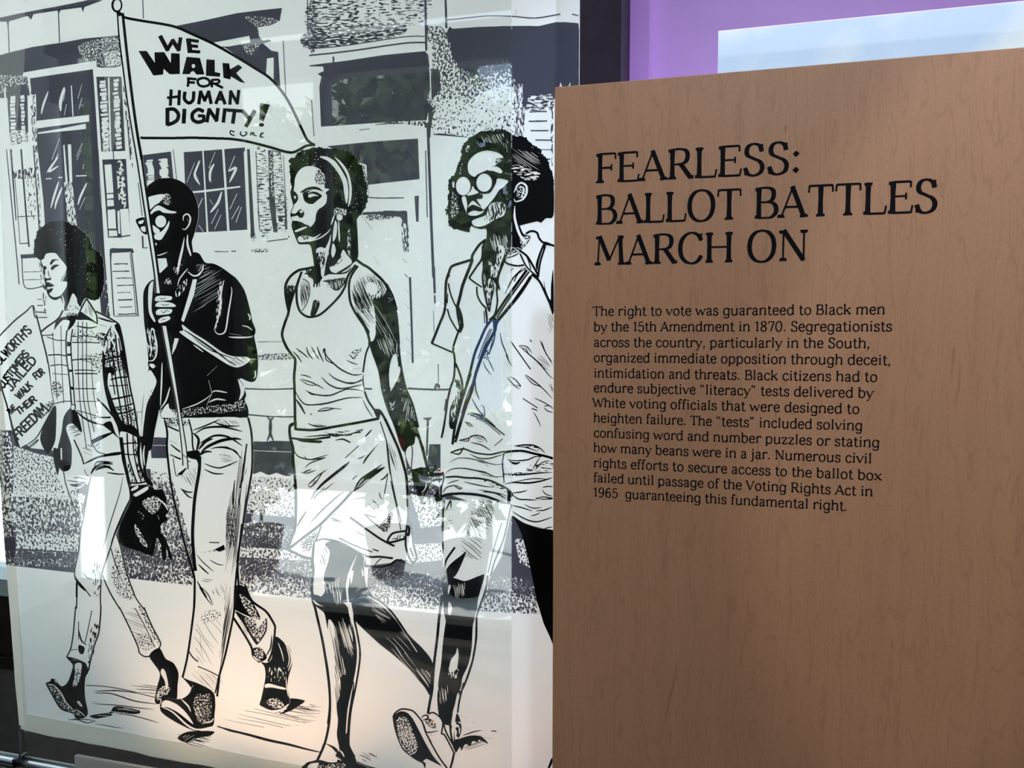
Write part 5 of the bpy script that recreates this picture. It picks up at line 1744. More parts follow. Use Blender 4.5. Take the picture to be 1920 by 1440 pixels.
k 4 D3 222,900 200,1150 255,1310 300,1275 270,1150 262,1020 235,900
k 3 D3 240,1180 270,1260
k 5 D3 150,1290 190,1310 260,1345 270,1300
part w2_legs
C E2 1230,-150 1400,-150 1390,60 1500,130 1610,230 1720,380 1850,500 1910,600 1915,720 1895,860 1850,790 1720,640 1610,540 1480,440 1300,275 1230,100
C D2 1110,940 1180,918 1330,945 1500,1040 1565,1065 1545,1160 1570,1330 1600,1440 1550,1600 1100,1500 1085,1380 1095,1180
f D2 1200,960 1280,928 1400,985 1540,1060 1548,1130 1555,1240 1575,1340 1640,1440 1560,1480 1180,1480 1160,1440 1200,1380 1190,1250 1230,1110 1240,1020
c D2 1490,1055 1445,1170 1405,1310 1412,1450 1395,1450 1388,1320 1425,1180
c D2 1530,1160 1560,1320 1610,1450 1590,1440 1545,1320
h 75 18 2.2 D2 1170,970 1230,980 1190,1200 1150,1150
H 80 24 2 D2 1190,1260 1330,1260 1320,1440 1200,1440
k 4.6 D2 1088,1090 1097,1200 1086,1300 1085,1390
k 4 G1 587,200 600,320 645,470 700,720 745,960 785,1180 812,1450 812,1700 790,1900
k 4.6 E2 950,-10 985,180 1040,430 1082,700 1097,900 1090,1080 1055,1245 1000,1370
f G1 600,240 700,260 760,330 960,330 1060,420 1110,560 1150,680 1170,860 1190,1000 1170,1180 1110,1450 1080,1650 1010,1700 1000,1450 1020,1200 960,1000 900,700 840,580 800,560 790,680 770,590 740,470 640,380
c G1 600,300 680,360 740,390 640,360
H 84 16 2 G1 840,150 960,150 980,380 880,380
h 80 14 2.2 G1 780,560 880,560 1000,1000 1030,1300 960,1500 880,1500 880,1000 800,760
h 78 20 2.2 G1 860,760 1000,800 1100,1450 900,1450
H 74 14 1.8 G1 900,520 1100,560 1120,1100 1000,900
c G1 1045,-20 1085,-20 1050,180 1075,420 1120,560 1160,700 1180,900 1190,1050 1175,1200 1100,1460 1150,1180 1165,1000 1150,820 1110,640 1060,480 1030,200
k 3.6 E2 1288,250 1320,400 1337,550 1305,780 1262,1000 1246,1230 1262,1290 1295,1350
f E2 1190,700 1290,760 1258,1000 1246,1200 1250,1280 1300,1360 1305,1440 1170,1440 1190,1380 1140,1340 1170,1290 1150,1180 1160,1060 1150,940 1180,850
h 82 12 2 E2 1130,700 1210,700 1190,1100 1150,1130
c E2 1285,760 1262,900 1240,1050 1232,1150 1222,1150 1240,960
w 3 E2 1170,1295 1195,1320 1210,1350
f E2 1060,1242 1130,1270 1160,1300 1150,1320 1110,1280
f E2 890,1440 930,1392 1010,1372 1090,1392 1150,1390 1160,1370 1220,1400 1240,1440
c E2 920,1440 940,1405 990,1395 1010,1400 985,1440
N .3 s E2 1000,1420 1200,1400 1200,1440 1000,1440
f E2 1300,1395 1420,1440 1300,1440
k 4 E2 880,1450 920,1400 1000,1372 1050,1250
# back leg
f E2 1262,-100 1340,-60 1372,0 1390,70 1500,140 1610,240 1740,390 1840,490 1910,590 1912,700 1895,855 1845,785 1720,642 1610,542 1480,440 1300,272 1280,200 1250,20
c G1 1075,-60 1120,-60 1090,100 1075,30
c G1 1225,-60 1245,-60 1280,200 1330,270 1480,360 1600,480 1700,600 1800,760 1930,960 1930,930 1800,720 1700,560 1600,430 1480,320 1310,230 1260,100
h 30 16 2 G1 1300,290 1480,380 1620,560 1560,560 1400,440
H 32 24 1.4 G1 1290,290 1480,380 1640,600 1500,620 1350,420
H 50 60 1.2 G1 1500,700 1750,700 1930,1000 1800,1080 1600,920
k 4 G1 1245,0 1270,150 1310,230 1480,330 1600,440 1700,570 1820,750 1960,960
H 55 12 1.8 E3 300,600 460,680 455,830 420,780
H 50 30 1.2 E3 100,420 260,520 440,760 380,760 200,560
# ---------------- woman with the sunglasses ----------------
part w3_shirt
C B3 925,1100 860,1150 800,1240 600,1345 570,1440 530,1560 430,2030 620,2115 640,2240 560,2640 530,3100 520,3410 600,3370 960,3415 1100,3470 1160,3590 1250,3650 1530,3720 1530,1160 1440,1120 1370,1020 1280,1045 1320,1080 1095,1265 1060,1340 960,1440
part w3_hair
f B3 705,360 715,260 765,200 820,165 880,132 940,142 960,130 1060,118 1115,135 1145,170 1190,175 1280,195 1315,245 1405,290 1412,340 1452,375 1500,480 1528,570 1528,880 1460,910 1415,950 1375,940 1225,978 1180,1000 1130,800 1100,600 1070,370 900,320 770,420 770,520 700,700 740,850 790,960 775,1000 765,1036 640,1000 600,970 585,890 560,850 590,800 580,710 600,680 585,620 600,550 650,510 690,410
n .5 s B3 550,810 600,800 600,890 560,880
N .3 s B3 730,260 780,240 760,310 730,310
H 60 16 1.8 B3 860,170 1080,150 1090,250 880,220
H 75 16 1.8 B3 1060,200 1120,200 1120,360
N .5 h B3 1150,470 1200,430 1400,500 1380,560 1280,570
h 40 18 1.6 B3 1140,470 1220,430 1420,520 1300,580
H 35 18 1.6 B3 1150,280 1380,330 1440,500 1300,450 1170,400
N .3 s B3 660,390 710,390 690,510 650,510
N .3 s B3 590,690 640,690 680,840 610,900
w 4 B3 1310,250 1390,300 1405,340
n .4 s B3 1400,330 1460,360 1530,560 1540,620 1480,480
q 3.6 B3 640,995 602,965 590,890 575,850 595,800 588,710 606,680 592,620 606,550 650,515 692,412 708,360 722,262 768,206 825,172 882,140 960,138 1058,126 1112,142 1145,178 1278,202 1312,250 1400,296 1410,345 1448,378 1494,480 1520,570
part w3_skin
f B3 1060,360 1140,500 1140,700 1190,960 1225,980 1260,1050 1325,1080 1250,1185 1095,1265 1060,1340 1030,1440 1050,1560 960,1440 930,1500 890,1280 890,1150 922,1100 925,1010 870,1008 800,985 780,950 740,840 700,720 640,690 600,620 650,520 800,500 950,340
c B3 755,445 770,390 830,330 920,302 1010,315 1060,340 1075,372 1010,432 930,477 850,512 815,537 768,505
n .5 s B3 1010,380 1080,370 1080,430 1020,430
c B3 935,477 1000,446 1040,456 1070,490 1050,507 990,486
o B3 715,620 66,83
o B3 905,590 70,82
c B3 800,620 822,650 852,682 750,706 785,660
c B3 860,690 900,692 960,680 1010,600 1028,553 1120,573 1100,610 1040,660 1000,720 960,770 900,832 870,790 838,740 880,735 895,715 880,690
c B3 757,812 780,770 805,752 850,790 882,817 830,795 795,788
c B3 705,720 735,715 752,790 740,847 720,790
c B3 765,862 810,840 870,850 902,838 890,862 830,887 770,882
c B3 793,937 830,915 920,880 950,800 990,770 1060,765 1097,800 1087,880 1010,920 930,965 870,985 812,977
h 72 26 3.4 B3 900,960 920,850 990,760 1090,760 1095,890 1000,930
n .35 v B3 990,780 1110,780 1110,920 940,960
c B3 615,590 632,580 635,630 622,630
w 4 B3 1175,680 1200,620 1240,592 1285,622 1285,690 1250,742 1190,760 1175,735
w 3 B3 1225,620 1265,650 1240,720
N .4 s B3 1200,640 1270,630 1260,720 1200,720
c B3 1182,792 1190,900 1210,980 1240,1060 1285,1112 1262,1130 1225,1080 1195,1010 1170,900
H 78 13 2.2 B3 950,1060 1120,1060 1110,1180 1030,1250 980,1180
c B3 1040,1160 1090,1180 1085,1240 1050,1330 1030,1430 960,1430 920,1310 960,1300 1000,1340
n .5 v B3 950,1260 1040,1160 1060,1260 1000,1440 940,1440
N .5 s B3 1230,1080 1320,1080 1250,1180
N .3 s B3 1100,1180 1240,1180 1110,1255
part w3_shirt
k 5 B3 922,1102 860,1150 800,1240 790,1280 700,1310 612,1342 585,1400 570,1440
k 6 B3 800,1280 770,1360 738,1440 708,1520 690,1600 665,1700 668,1760 700,1840 705,1880 680,1935
k 4 B3 892,1160 885,1270 840,1340 780,1430 770,1450
k 4 B3 890,1275 850,1330
f B3 890,1160 920,1130 945,1300 960,1450 920,1340 895,1450 890,1300
k 3.4 B3 1085,1290 1120,1320 1200,1338 1265,1330
l 2.4 B3 1090,1270 1170,1250 1230,1215
k 4 B3 1280,1050 1330,1025 1380,1040 1400,1090 1440,1130 1530,1155
f B3 1440,1130 1460,1120 1530,1150 1530,1165 1450,1160 1400,1290 1385,1380 1368,1330 1400,1220
k 4 B3 1225,1200 1290,1250 1340,1330 1390,1420
k 3 B3 1230,1230 1290,1350 1390,1440
k 2 B3 1290,1260 1310,1310 1325,1370
k 5 B3 1095,1270 1065,1340 1030,1440 1020,1560
k 3.6 B3 1455,1160 1410,1300 1390,1440
k 2 B3 1280,1360 1210,1410 1175,1480
L 1.4 B3 1145,1380 1170,1360
L 1.4 B3 1265,1350 1270,1370
k 5 C3 590,70 560,140 550,380 500,520 432,690
l 4 C3 600,10 590,70
F C3 428,680 625,765 622,782 425,695
k 4 C3 625,770 632,700 670,590 690,540
k 3 C3 580,150 600,240 630,320 665,385
k 3 C3 572,380 600,470 665,580
k 2 C3 575,240 572,330
k 6 C3 670,370 695,440 702,510 680,580
k 3 C3 660,420 670,480 690,560
k 4 C3 630,770 640,860 630,1000 600,1090 575,1200 560,1310 540,1440 520,1540
k 4 C3 645,870 680,950 705,1040 710,1130
k 2 C3 545,1300 560,1190
f C3 640,1020 680,1050 720,1130 690,1200 640,1440 590,1440 595,1280 640,1180 670,1100
N .4 v C3 600,1150 690,1080 680,1200 620,1400
n .5 s C3 640,1010 690,1030 690,1100 650,1080
k 3 C3 770,105 830,150 885,185
k 3.4 C3 838,180 845,260 880,330 930,380
k 4 C3 920,380 930,470 930,520
k 2 C3 905,400 910,510
n .5 v C3 905,0 960,60 992,190 950,400 925,320 905,190
k 3.6 C3 905,-10 890,100 905,210 925,310 955,405
k 2.6 C3 910,0 960,90 992,190 970,300 955,400
k 3.6 C3 1065,-10 1030,110 1018,200 1025,320 1000,430 950,480
n .5 v C3 980,0 1030,0 1020,80
k 5 C3 1290,30 1190,170 1090,310 1010,430 925,540 870,660 820,780 780,940 735,1100 690,1240 640,1440 618,1600
k 3 C3 1310,45 1210,180 1110,320 1020,460
k 3 C3 1335,75 1230,220 1130,360 1010,500
k 6 C3 1325,90 1230,240 1110,390 1020,500 1000,580 940,690 880,820 830,960 790,1120 740,1250 680,1440 640,1580
f C3 930,530 960,480 1010,460 1020,500 990,580 980,490
k 2 C3 960,560 900,690 850,830
k 2 C3 975,560 905,720 850,880 800,1040 750,1160 700,1320
k 1.6 C3 790,960 760,1050 740,1110
k 2.4 C3 1005,595 990,680 945,790
k 1.8 C3 985,650 960,740
n .4 s C3 900,760 960,740 950,830 900,830
l 2 C3 935,820 960,870 995,945
l 2 C3 895,850 920,910 970,975
l 1.6 C3 940,960 990,1055
l 3.6 C3 1400,110 1260,-30
l 3 C3 1255,10 1170,100 1130,170 1095,245
k 4 C3 1330,70 1400,130 1450,230 1525,400
f C3 1440,110 1455,200 1500,300 1505,170 1525,30 1528,420 1480,320 1450,240
h 70 14 1.6 C3 1465,370 1525,410 1525,650 1490,600
l 2.4 C3 1050,590 1065,680 1110,790 1130,850
l 2 C3 1100,790 1140,870 1160,900
l 2 C3 1110,860 1140,930
L 2.2 C3 1150,678 1320,920
l 2.4 C3 1218,710 1300,780 1400,870 1490,980 1525,1010
l 2 C3 1218,710 1290,720 1335,780
h 60 14 1.4 C3 1230,715 1320,740 1330,790 1280,770
h 40 14 1.6 C3 1340,820 1420,790 1520,900 1480,960
l 2 C3 1405,660 1450,760 1520,880
l 2 C3 1418,665 1460,780 1510,850
L 2 C3 1318,660 1330,675
l 2.4 C3 1275,970 1330,1010 1420,1080
l 2 C3 1270,975 1340,1050 1420,1085 1520,1190
l 2 C3 1110,990 1160,1050 1225,1105
l 2 C3 1130,990 1180,1010 1235,1075 1190,1060
h 70 14 2 C3 1485,1045 1525,1060 1525,1170
L 1.8 C3 1255,1185 1385,1270
l 2 C3 1355,1180 1440,1220 1520,1270
l 2 C3 1440,1265 1480,1300 1525,1310
l 2 C3 1440,1255 1490,1250 1525,1280
L 2 C3 1335,1275 1380,1292
l 1.8 C3 1348,1305 1380,1360 1415,1440
l 2.4 C3 825,1010 830,1110 865,1200
l 2 C3 800,1100 850,1180
l 2.4 C3 790,1180 840,1270 900,1350
l 2 C3 870,1250 900,1260 910,1340 880,1310
l 1.6 C3 940,1265 1030,1390
l 2.4 C3 750,1330 830,1330 920,1380 1000,1440
l 2.6 C3 755,1325 800,1315 900,1350 1010,1440
# shirt tails (lower)
l 2 D3 725,55 770,65 805,92
l 2 D3 740,50 760,80 800,95
l 2 D3 735,110 745,130
k 2.4 D3 780,-10 870,20 960,70 1090,170
k 1.6 D3 830,20 920,60 1050,165
L 1.6 D3 1000,265 1070,205
h 12 12 1.6 D3 765,185 880,175 940,240 860,235
l 2.6 D3 670,220 760,200 790,175
l 2.4 D3 680,220 760,225 770,195 830,172 900,190 935,240
l 2.4 D3 780,235 880,260 965,310
k 3 D3 600,330 650,310 720,295 790,320 850,335 950,345 1010,335 1060,322 1090,318
l 3 D3 610,330 680,340 720,275
l 2.4 D3 770,340 850,375 950,380 1080,340
h 12 16 2 D3 790,350 900,390 960,460 850,420
l 2 D3 590,420 660,380 760,380 900,410 1000,435 1090,430
k 4.4 D3 1090,325 1150,315 1250,312 1350,335 1440,355 1522,378
l 3 D3 1175,268 1260,258 1350,262 1410,290 1450,330
l 2 D3 1180,268 1280,280 1400,320
n .35 h D3 1230,262 1350,262 1400,300 1320,290
l 2.6 D3 1110,390 1200,400 1300,390 1360,365 1440,360
l 4 D3 1130,400 1180,425 1230,415
k 2.4 D3 1085,330 1070,420 1078,520 1085,600
l 3 D3 1090,520 1240,525 1400,510 1520,505
n .4 s D3 1100,510 1300,505 1300,530 1100,535
l 3.4 D3 1090,610 1170,595 1300,600 1430,580 1520,550
l 2 D3 1170,590 1350,560 1500,570
k 3.6 D3 555,550 650,545 740,555 850,560 960,580 1050,620 1110,650 1160,700
l 2.6 D3 555,510 620,475 720,470 830,490 920,510 1000,545 1080,540
h 12 14 2 D3 820,480 920,500 1010,545 960,550 880,525
n .4 h D3 900,580 1000,590 1140,680 1120,690 1000,640
l 2.4 D3 720,590 800,610 900,630 1000,640
l 2 D3 570,610 620,590 680,575
l 2.6 D3 530,690 570,640 640,625 710,650
l 2.4 D3 630,625 680,655 710,645
l 2 D3 850,660 960,680 1060,700 1110,720
l 3 D3 890,680 1000,690 1100,740
f D3 1105,645 1160,690 1165,715 1145,730 1140,790 1112,788 1115,690
k 5 D3 515,725 560,708 620,700 720,698 820,705 900,718 960,735 1040,765 1110,788
f D3 900,715 1000,745 1110,785 1060,785 980,755
f D3 515,720 555,720 555,745 520,765
k 3 D3 530,500 540,560 520,640 515,725
l 2.4 D3 1160,690 1240,680 1295,665
l 2.6 D3 1150,700 1220,745 1300,750 1380,755
l 2 D3 1190,740 1250,755
l 2.4 D3 1365,740 1440,745 1520,740 1440,725 1365,738
l 2.4 D3 1430,640 1480,630 1522,635
l 2 D3 1425,660 1460,700 1520,720
l 2 D3 1265,790 1340,825 1430,820
l 2.4 D3 1370,850 1440,845 1520,815
l 2 D3 1325,895 1370,885 1412,865
l 2.4 D3 1150,800 1240,820 1340,852
l 2.6 D3 1160,855 1230,900 1320,940 1400,945 1522,905
l 2 D3 1190,870 1270,940
l 2 D3 1430,1020 1480,1000 1522,995
l 2 D3 1360,490 1420,420 1500,400
l 2 D3 1340,480 1400,380 1420,365
l 2 D3 1300,500 1330,470
n .2 h D3 1250,470 1520,380 1520,480 1350,500
k 3.6 D3 1158,900 1250,960 1330,990 1400,1012 1525,1030
# dark trousers of the rear leg
part w3_legs
C D3 545,750 1110,788 1160,800 1140,900 1060,1260 960,1440 800,1800 790,2100 600,2400 480,2350 530,1500
F D3 1165,895 1250,960 1330,992 1400,1012 1526,1030 1526,2060 1500,1990 1440,1860 1375,1640 1340,1450 1290,1230 1240,1050
h 60 20 2.2 D3 800,740 960,740 1000,860 900,1100 740,1080 780,900
h 20 22 2 D3 800,760 980,760 980,1080 860,1090 780,900
h 40 26 2 D3 700,1080 880,1060 880,1300 700,1260
k 3 D3 545,760 530,1000 535,1200
k 2 D3 1062,960 1000,1160 930,1440
k 3 D3 1150,790 1080,1100 1000,1300 960,1440
k 4 D3 640,1180 560,1300 540,1420
f D3 540,1420 600,1330 700,1250 740,1220 700,1330 640,1440 560,1460
l 3 D3 560,850 600,760 605,830
l 2 D3 540,840 620,840
n .2 s D3 590,900 620,940 600,1020 580,1000
f G2 340,-10 520,30 640,60 830,-10 880,0 800,300 775,540 735,620 720,900 700,1080 600,1300 560,1460 300,1460 330,1100 350,850 378,640 385,560 360,440 350,240
c G2 425,330 455,360 470,420 440,500 415,450
c G2 430,110 450,130 420,230 415,180
H 80 16 1.8 G2 460,60 640,60 620,300 520,300
c G2 535,920 550,1000 540,1130 520,1200 430,1230 450,1080 510,1000
N .35 v G2 420,1180 540,1180 540,1300 430,1300
c G2 900,-20 935,-20 890,160 830,330 780,480 770,540 780,600 760,760 735,900 700,1100 640,1290 600,1420 575,1440 640,1230 690,1080 720,900 738,700 745,590 770,480 830,260
k 4 G2 925,-10 900,160 840,340 785,500 780,600 775,800 750,980 720,1120 650,1330 600,1450
k 5 G2 340,240 315,440 300,560 280,780 255,980 235,1150 215,1440
k 3 G2 350,240 330,400
f E3 525,800 690,820 660,900 630,1000 615,1095 560,1080 520,1000
H 84 12 1.6 E3 520,780 600,780 590,900 530,940
c E3 665,860 680,850 650,980 628,1090 618,1085 640,980
k 5 E3 480,600 472,800 455,900 438,1002
k 3.4 E3 720,760 685,900 670,1000
part w3_shoe
C E3 160,1040 172,1000 230,965 310,975 395,1040 430,1012 480,995 530,1030 560,1080 612,1110 640,1300 610,1440 560,1440 400,1440 250,1330 170,1180
f E3 163,1025 215,985 270,992 310,1030 335,1070 375,1150 420,1240 480,1340 538,1410 530,1420 470,1390 430,1362 400,1380 420,1400 410,1440 395,1400 330,1365 240,1290 190,1180 165,1090
N .45 s G4 1090,310 1200,300 1300,560 1280,640 1220,660 1130,540
H 72 16 1.6 G4 1090,330 1180,300 1310,560 1270,640 1140,520
c E3 415,1370 440,1368 535,1418 530,1440 450,1400
k 3 E3 160,1040 175,1000 230,966 310,976 350,1010 395,1070 420,1150 480,1270 540,1370 590,1440
l 3 E3 390,1040 400,1020 430,1015 440,1035 420,1050 460,1045
n .5 s E3 400,1050 470,1050 510,1120 450,1110
k 3 E3 440,1005 480,995 530,1030 555,1080 545,1160 565,1170 600,1230 640,1310
l 2.4 E3 410,1090 430,1150 520,1140
l 2.4 E3 560,1090 620,1100 610,1160
k 3 E3 560,1080 580,1150 640,1260
l 1.8 E3 440,1140 470,1180
l 1.8 E3 440,1160 470,1240
k 4 E3 645,1310 630,1380 610,1450
k 3.6 E3 625,1000 612,1100 625,1200 650,1290
f E3 660,1010 690,1050 702,1120 690,1180 650,1240 640,1200
N .5 d E3 650,1080 695,1080 680,1190 650,1210
f E3 640,1230 700,1200 780,1180 860,1190 915,1245 840,1215 830,1235 790,1225 770,1262 730,1250 700,1300 690,1270 655,1315
h 160 16 2 E3 680,1200 900,1160 930,1250 760,1290 660,1310
l 2.4 E3 710,1180 800,1150 860,1140
l 1.8 E3 690,1015 745,1040
l 1.8 E3 740,1115 770,1135
L 2 E3 942,1142 978,1144
l 1.8 E3 860,1190 955,1205
l 2 E3 785,1070 810,1085
# last figure, only a shoe edge
part ground2
f E3 1392,1420 1410,1370 1424,1352 1424,1390 1400,1440 1385,1440
"""

# ------------------------------------------------------------------ the banner
def drape(a, z):
    """how far the cloth leaves its flat plane (positive = away from the camera)"""
    a, z = np.asarray(a, float), np.asarray(z, float)
    low = np.clip((ban_bot + .34 - z) / .34, 0, 1)
    d = low ** 1.6 * (.0011 * np.sin(a * 34 + z * 21 + 1.2 * np.sin(a * 9)) + .0006 * np.sin(a * 71 - z * 33 + 2 * np.sin(z * 13)))
    e = np.clip((a - (ban_r - .035)) / .035, 0, 1)
    d += .008 * e * e
    e = np.clip(((ban_l + .03) - a) / .03, 0, 1)
    d += .004 * e * e
    d += .0012 * np.sin(a * 23 + .8 * np.sin(z * 5))
    return d

ban_l = at(8, 1060, BANNER_B)[0]
ban_r = at(1085, 100, BANNER_B)[0]
bl, br = at(29, 1367, BANNER_B), at(383, 1437, BANNER_B)
ban_bot = bl[1]
ban_slope = (br[1] - bl[1]) / (br[0] - bl[0])
ban_top = 2.55

lean = at(-72, 20, BANNER_B)
lean = (lean[0] - ban_l) / (lean[1] - at(8, 1060, BANNER_B)[1])      # the left edge leans out a little towards the top
def left(z):
    return ban_l + lean * (z - at(8, 1060, BANNER_B)[1])

def bottom(a):
    return bl[1] + ban_slope * (a - bl[0]) - .0 * a

def grid_mesh(name, as_, tz, off, mat, parent=None):
    """cloth strip: as_ across, tz from 0 (bottom edge) to 1 (top), off in front of the cloth plane"""
    A, T = np.meshgrid(as_, tz, indexing='ij')
    Zb = bottom(A)
    Z = Zb + (ban_top - Zb) * T
    D = drape(A, Z) - off
    A = A + (left(Z) - ban_l) * np.clip((ban_r - A) / (ban_r - ban_l), 0, 1)
    co = np.stack([A - org[0], D, Z - org[2]], -1).reshape(-1, 3)
    n, m = A.shape
    i = np.arange(n - 1)[:, None] * m + np.arange(m - 1)[None, :]
    f = np.stack([i, i + m, i + m + 1, i + 1], -1).reshape(-1, 4)
    me = bpy.data.meshes.new(name)
    me.from_pydata(co.tolist(), [], f.tolist())
    for p in me.polygons:
        p.use_smooth = True
    return link(name, me, mat, parent, room(*org))

org = ((ban_l + ban_r) / 2, BANNER_B, ban_bot)
banner = grid_mesh('fabric_banner', np.linspace(ban_l, ban_r, 230), np.concatenate([np.linspace(0, .25, 120)[:-1], np.linspace(.25, 1, 120)]), 0, M['cloth'])
tag(banner, 'tall white fabric banner printed with four black and white walking figures', 'banner')
# turned-in hems: a second layer of the same cloth along the two sides and the bottom edge
hl, hr = at(31, 1100, BANNER_B)[0], at(1043, 100, BANNER_B)[0]
def hem(a0, a1, t0, t1):
    return grid_mesh('hem', np.linspace(a0, a1, max(4, int(abs(a1 - a0) / .006))), np.linspace(t0, t1, max(6, int((t1 - t0) / .008))), -.0012, M['cloth'], banner)
hem(ban_l, hl, 0, 1)
hem(hr, ban_r, 0, 1)
hem(hl + .001, hr - .001, 0, .022)

def contour_mesh(F, to_co):
    """outline of a coverage field at one half, filled: F[row, col] -> faces"""
    H, W = F.shape
    ys, xs = np.nonzero(F > 127)
    if len(ys) == 0:
        return None
    y0, y1, x0, x1 = max(0, ys.min() - 1), min(H, ys.max() + 2), max(0, xs.min() - 1), min(W, xs.max() + 2)
    V = np.pad(F[y0:y1, x0:x1].astype(np.float32) / 255.0, 1)
    y0 -= 1; x0 -= 1
    In = V >= .5
    code = In[:-1, :-1] * 1 + In[:-1, 1:] * 2 + In[1:, 1:] * 4 + In[1:, :-1] * 8
    P, faces, base = [], [], 0
    full = code == 15
    pad = np.pad(full, ((0, 0), (1, 1)))
    st = np.argwhere(pad[:, 1:-1] & ~pad[:, :-2])
    en = np.argwhere(pad[:, 1:-1] & ~pad[:, 2:])
    r, c0, c1 = st[:, 0], st[:, 1], en[:, 1] + 1
    while len(r):                                    # long runs in pieces, so that they follow the drape
        ce = np.minimum(c0 + 12, c1)
        q = np.stack([np.stack([c0, r], 1), np.stack([ce, r], 1), np.stack([ce, r + 1], 1), np.stack([c0, r + 1], 1)], 1).astype(float)
        P.append(q.reshape(-1, 2))
        faces.append(base + np.arange(len(q) * 4).reshape(-1, 4))
        base += len(q) * 4
        k = ce < c1
        r, c0, c1 = r[k], ce[k], c1[k]
    cy = [0, 0, 1, 1]; cx = [0, 1, 1, 0]
    for cs in range(1, 15):
        R_, C_ = np.nonzero(code == cs)
        if len(R_) == 0:
            continue
        pts = []
        for i in range(4):
            j = (i + 1) % 4
            a, b = cs >> i & 1, cs >> j & 1
            if a:
                pts.append(np.stack([C_ + cx[i], R_ + cy[i]], 1).astype(float))
            if a != b:
                va, vb = V[R_ + cy[i], C_ + cx[i]], V[R_ + cy[j], C_ + cx[j]]
                t = np.clip((.5 - va) / np.where(vb == va, 1, vb - va), .02, .98)
                pts.append(np.stack([C_ + cx[i] + (cx[j] - cx[i]) * t, R_ + cy[i] + (cy[j] - cy[i]) * t], 1))
        q = np.stack(pts, 1)
        P.append(q.reshape(-1, 2))
        faces.append(base + np.arange(len(q) * len(pts)).reshape(-1, len(pts)))
        base += len(q) * len(pts)
    P = np.concatenate(P) + [x0, y0]
    key, inv = np.unique(np.round(P * 64).astype(np.int64) @ np.array([1 << 24, 1]), return_index=True, return_inverse=True)[1:]
    inv = inv.ravel()
    co = to_co(P[key])
    me = bpy.data.meshes.new('ink')
    me.vertices.add(len(co))
    me.vertices.foreach_set('co', co.astype(np.float32).ravel())
    loops = np.concatenate([inv[f].ravel() for f in faces])
    sizes = np.concatenate([np.full(len(f), f.shape[1]) for f in faces])
    me.loops.add(len(loops))
    me.loops.foreach_set('vertex_index', loops.astype(np.int32))
    me.polygons.add(len(sizes))
    me.polygons.foreach_set('loop_start', (np.cumsum(sizes) - sizes).astype(np.int32))
    me.polygons.foreach_set('loop_total', sizes.astype(np.int32))
    me.update(calc_edges=True)
    me.validate()
    return me

pr = Print(PW, PH, OX, S)
pr.run(ART)
def ink_layer(k):
    def f(P):
        q = at_np(np.stack([P[:, 0] / S - OX, P[:, 1] / S], 1), BANNER_B)
        q[:, 0] = np.clip(q[:, 0], left(q[:, 1]) + .0005, ban_r - .0005)
        return np.stack([q[:, 0] - org[0], drape(q[:, 0], q[:, 1]) - .0006 - k * .00004, q[:, 1] - org[2]], 1)
    return f
OWNERS = {
    'house_print': (['house_awning', 'house_window', 'house_shutter', 'house_shutter2', 'house_shutter3', 'house_window2', 'house_shutter4', 'house_eaves', 'house_boarding',
                     'house_shop_window', 'house_door_frame', 'house_porch', 'house_door', 'house_low_wall'], 'grey printed house front with windows and shutters', None),
    'grass_print': (['grass'], None, None), 'pavement_print': (['ground'], None, None), 'shoe_tip_print': (['ground2'], None, None),
    'flag_print': (['flag', 'flag_lettering', 'flag_pole'], 'printed flag lettered WE WALK FOR HUMAN DIGNITY!', None),
    'placard_print': (['placard', 'placard_lettering'], 'printed placard at the left edge of the banner', None),
    'person_print': (['w1_hair', 'w1_skin', 'w1_shirt', 'w1_bag', 'w1_trousers', 'w1_shoe', 'w1_shoe2'], 'printed person in a plaid shirt holding a placard and a black bag', 0),
    'person_print.001': (['man_head', 'man_shirt', 'man_trousers', 'man_shoe', 'man_shoe2'], 'printed person in a black shirt and glasses holding a flag pole', 0),
    'person_print.002': (['w2_hair', 'w2_skin', 'w2_top', 'w2_skirt', 'w2_legs'], 'printed person in a tank top, skirt and headband', 0),
    'person_print.003': (['w3_hair', 'w3_skin', 'w3_shirt', 'w3_legs', 'w3_shoe'], 'printed person in round sunglasses with a shoulder strap', 0),
}
k = 0
for name, (parts, label, _) in OWNERS.items():
    if len(parts) > 1:
        root = bpy.data.objects.new(name.split('.')[0], None)
        C.objects.link(root)
        root.parent = banner
        root['label'] = label
    for p in parts:
        me = contour_mesh(pr.f[p], ink_layer(k))
        if me is None:
            continue
        nm = p.split('_', 1)[1] if p.split('_')[0] in ('w1', 'w2', 'w3', 'man') else p
        nm = nm[:-1] if nm[-1] == '2' or nm[-1] == '3' or nm[-1] == '4' else nm
        if nm.startswith('house_'):
            nm += '_print'
        nm = {'flag': 'flag_outline', 'placard': 'placard_outline', 'skin': 'face_and_skin', 'bag': 'handbag'}.get(nm, nm)
        if len(parts) == 1:
            nm = name
        me.name = nm
        link(nm, me, M['grey_ink'] if p.startswith('house') or p == 'grass' else M['black_ink'], root if len(parts) > 1 else banner)
        k += 1
del pr

